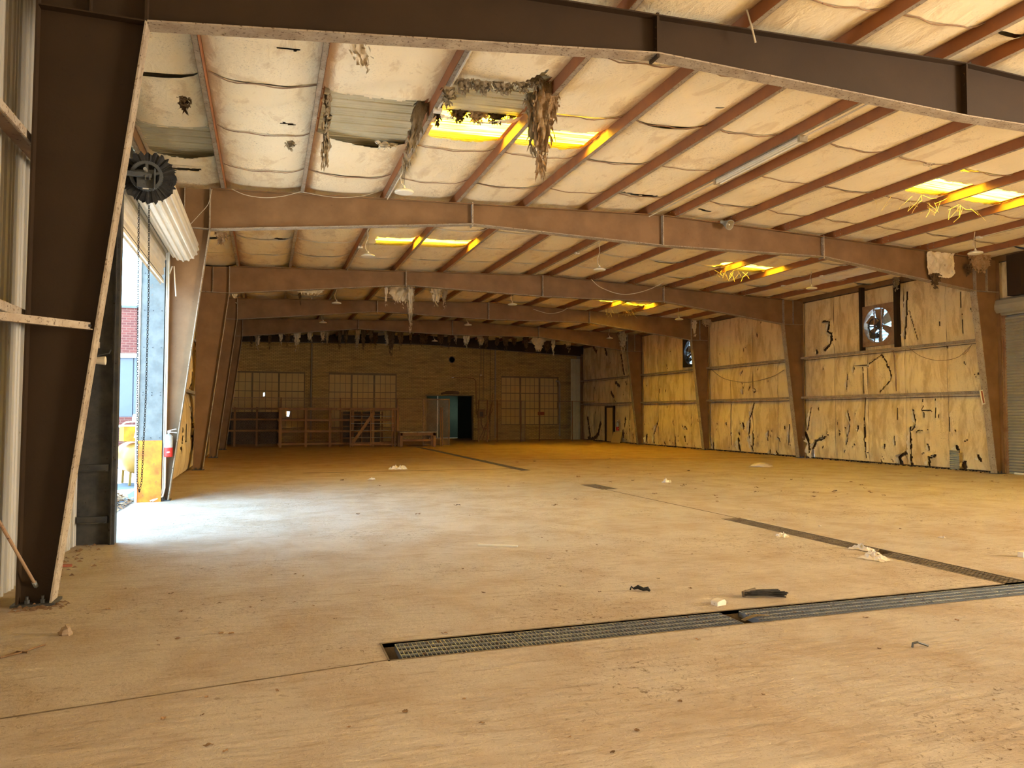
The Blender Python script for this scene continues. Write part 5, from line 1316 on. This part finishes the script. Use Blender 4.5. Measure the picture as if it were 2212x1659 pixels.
# ------------------------------------------------------------------ outside the left door
g = MB(); g.box(-60, XL-.1, -12, 70, -.12, -.01); structure(g.build('exterior_ground', CONC))
o = thing('neighbour_building', 'red brick building with a grey panel door seen through the left doorway', 'building', None, (-8, 28, 0))
YN = 28
zt_ = at(265, 665, Y=YN).z; za = at(265, 766, Y=YN).z; zb_ = at(262, 900, Y=YN).z
m = MB()
for a, b, c_, d in rects(-16, -2.7, 0, zt_, [(-14, -4.3+.9, zb_, za)]): m.box(a, b, YN, YN+.3, c_, d)
put(m, 'brick_wall', RBRICK, o)
m = MB(); m.box(-16.05, -2.65, YN-.05, YN+.35, zt_, zt_+.08); put(m, 'coping', CONC, o)
m = MB(); m.box(-14, -3.4, YN-.03, YN+.02, za-.1, za+.04); put(m, 'door_head', WHITE, o)
for k in range(12):
    x0 = -14+k*.88; m = MB(); m.box(x0+.02, x0+.86, YN+.06, YN+.10, zb_, za-.1); put(m, 'door_panel', GREYD, o)
m = MB(); m.box(-14, -3.4, YN+.12, YN+.14, zb_, za); put(m, 'door_backing', GREYD, o)
c = at(292, 1046, Z=0)
o = thing('air_compressor', 'yellow tank compressor with an orange motor box standing outside the left doorway', 'compressor', None, (c.x, c.y, 0), .35)
R = .36
m = MB(); m.lathe([(0, -.62), (R*.5, -.60), (R*.85, -.5), (R, -.36), (R, .6), (R*.8, .76), (0, .84)], (0, 0, .62), 'Y', 28); m.build('tank', YEL, o, smooth=True)
for sx in (-.18, .2):
    for sy in (-.3, .5): m = MB(); m.bar((sx, sy, 0), (sx*.9, sy, .36), .05, .05); m.build('leg', YEL, o)
m = MB(); m.box(-.34, -.02, -.4, .1, 1.02, 1.36); m.build('motor_box', ORG, o)
m = MB(); m.box(-.36, 0, -.42, .12, 1.36, 1.39); m.build('box_lid', WHITE, o)
m = MB(); m.lathe([(.12, 0), (.13, .03), (.13, .15), (.10, .18)], (.02, -.1, 1.46), 'Z', 16); m.build('reservoir', WHITE, o)
m = MB(); m.lathe([(.10, 0), (.10, .3)], (.22, 0, 1.05), 'Z', 14); m.box(.16, .3, -.1, .1, 1.35, 1.5); m.build('pump', RED, o)
m = MB(); m.tube([(.3, -.3, 1.08), (.05, -.42, 1.05), (-.12, -.45, 1.12), (-.1, -.45, 1.2), (.1, -.42, 1.28), (.3, -.3, 1.3)], .03, 8); m.build('hose', WHITE, o)
m = MB(); m.tube([(-.75, -.2, .9), (-.6, -.25, 1.2), (-.3, -.3, 1.45), (.1, -.3, 1.5), (.4, -.2, 1.4)], .015, 6); m.build('hose', WHITE, o)
m = MB(); m.box(.0, .26, -.66, -.60, .5, .9); m.build('gauge_plate', GALV, o)
m = MB()
for _ in range(900):
    a = random.gauss(0, 1); xx = -2.78+random.gauss(0, .24); yy_ = 15.0+random.gauss(0, .55); hgt = max(0, .22*(1-((xx+2.8)/.6)**2-((yy_-15)/1.3)**2)); s_ = random.uniform(.03, .06); z_ = random.uniform(0, hgt)
    th = random.uniform(0, 6.3); t1 = Vector((cos(th), sin(th), random.uniform(-.5, .5)))*s_; t2 = Vector((-sin(th), cos(th), random.uniform(-.6, .6)))*s_*.6; q = Vector((min(xx, -2.36), yy_, z_+.02))
    m.add([q-t1, q+t2, q+t1, q-t2], [(0, 1, 2), (0, 2, 3)])
tag(m.build('leaf_litter', LEAFB), 'drift of dry leaves outside the far jamb of the left doorway', 'leaves', kind='stuff')
# cobweb strands under the skylights
for k, (x0, y0) in enumerate(((14.3, 12.3), (14.0, 20.3), (14.6, 29.0), (13.0, 12.2))):
    m = MB()
    for _ in range(16):
        p = Vector((x0+random.uniform(-.8, .8), y0+random.uniform(-.3, .3), rz(x0)-.0)); q = p+Vector((random.uniform(-.3, .3), random.uniform(-.2, .2), -random.uniform(.08, .35)))
        m.tube([p, (p+q)/2+Vector((random.uniform(-.06, .06), 0, random.uniform(-.05, .02))), q], .004, 4)
    tag(m.build('cobweb', WEB), ['dusty cobweb strands under the nearest right skylight', 'dusty cobweb strands under the right skylight of the second bay', 'dusty cobweb strands under the right skylight of the third bay', 'smaller cobweb left of the nearest right skylight'][k], 'cobweb', kind='stuff')
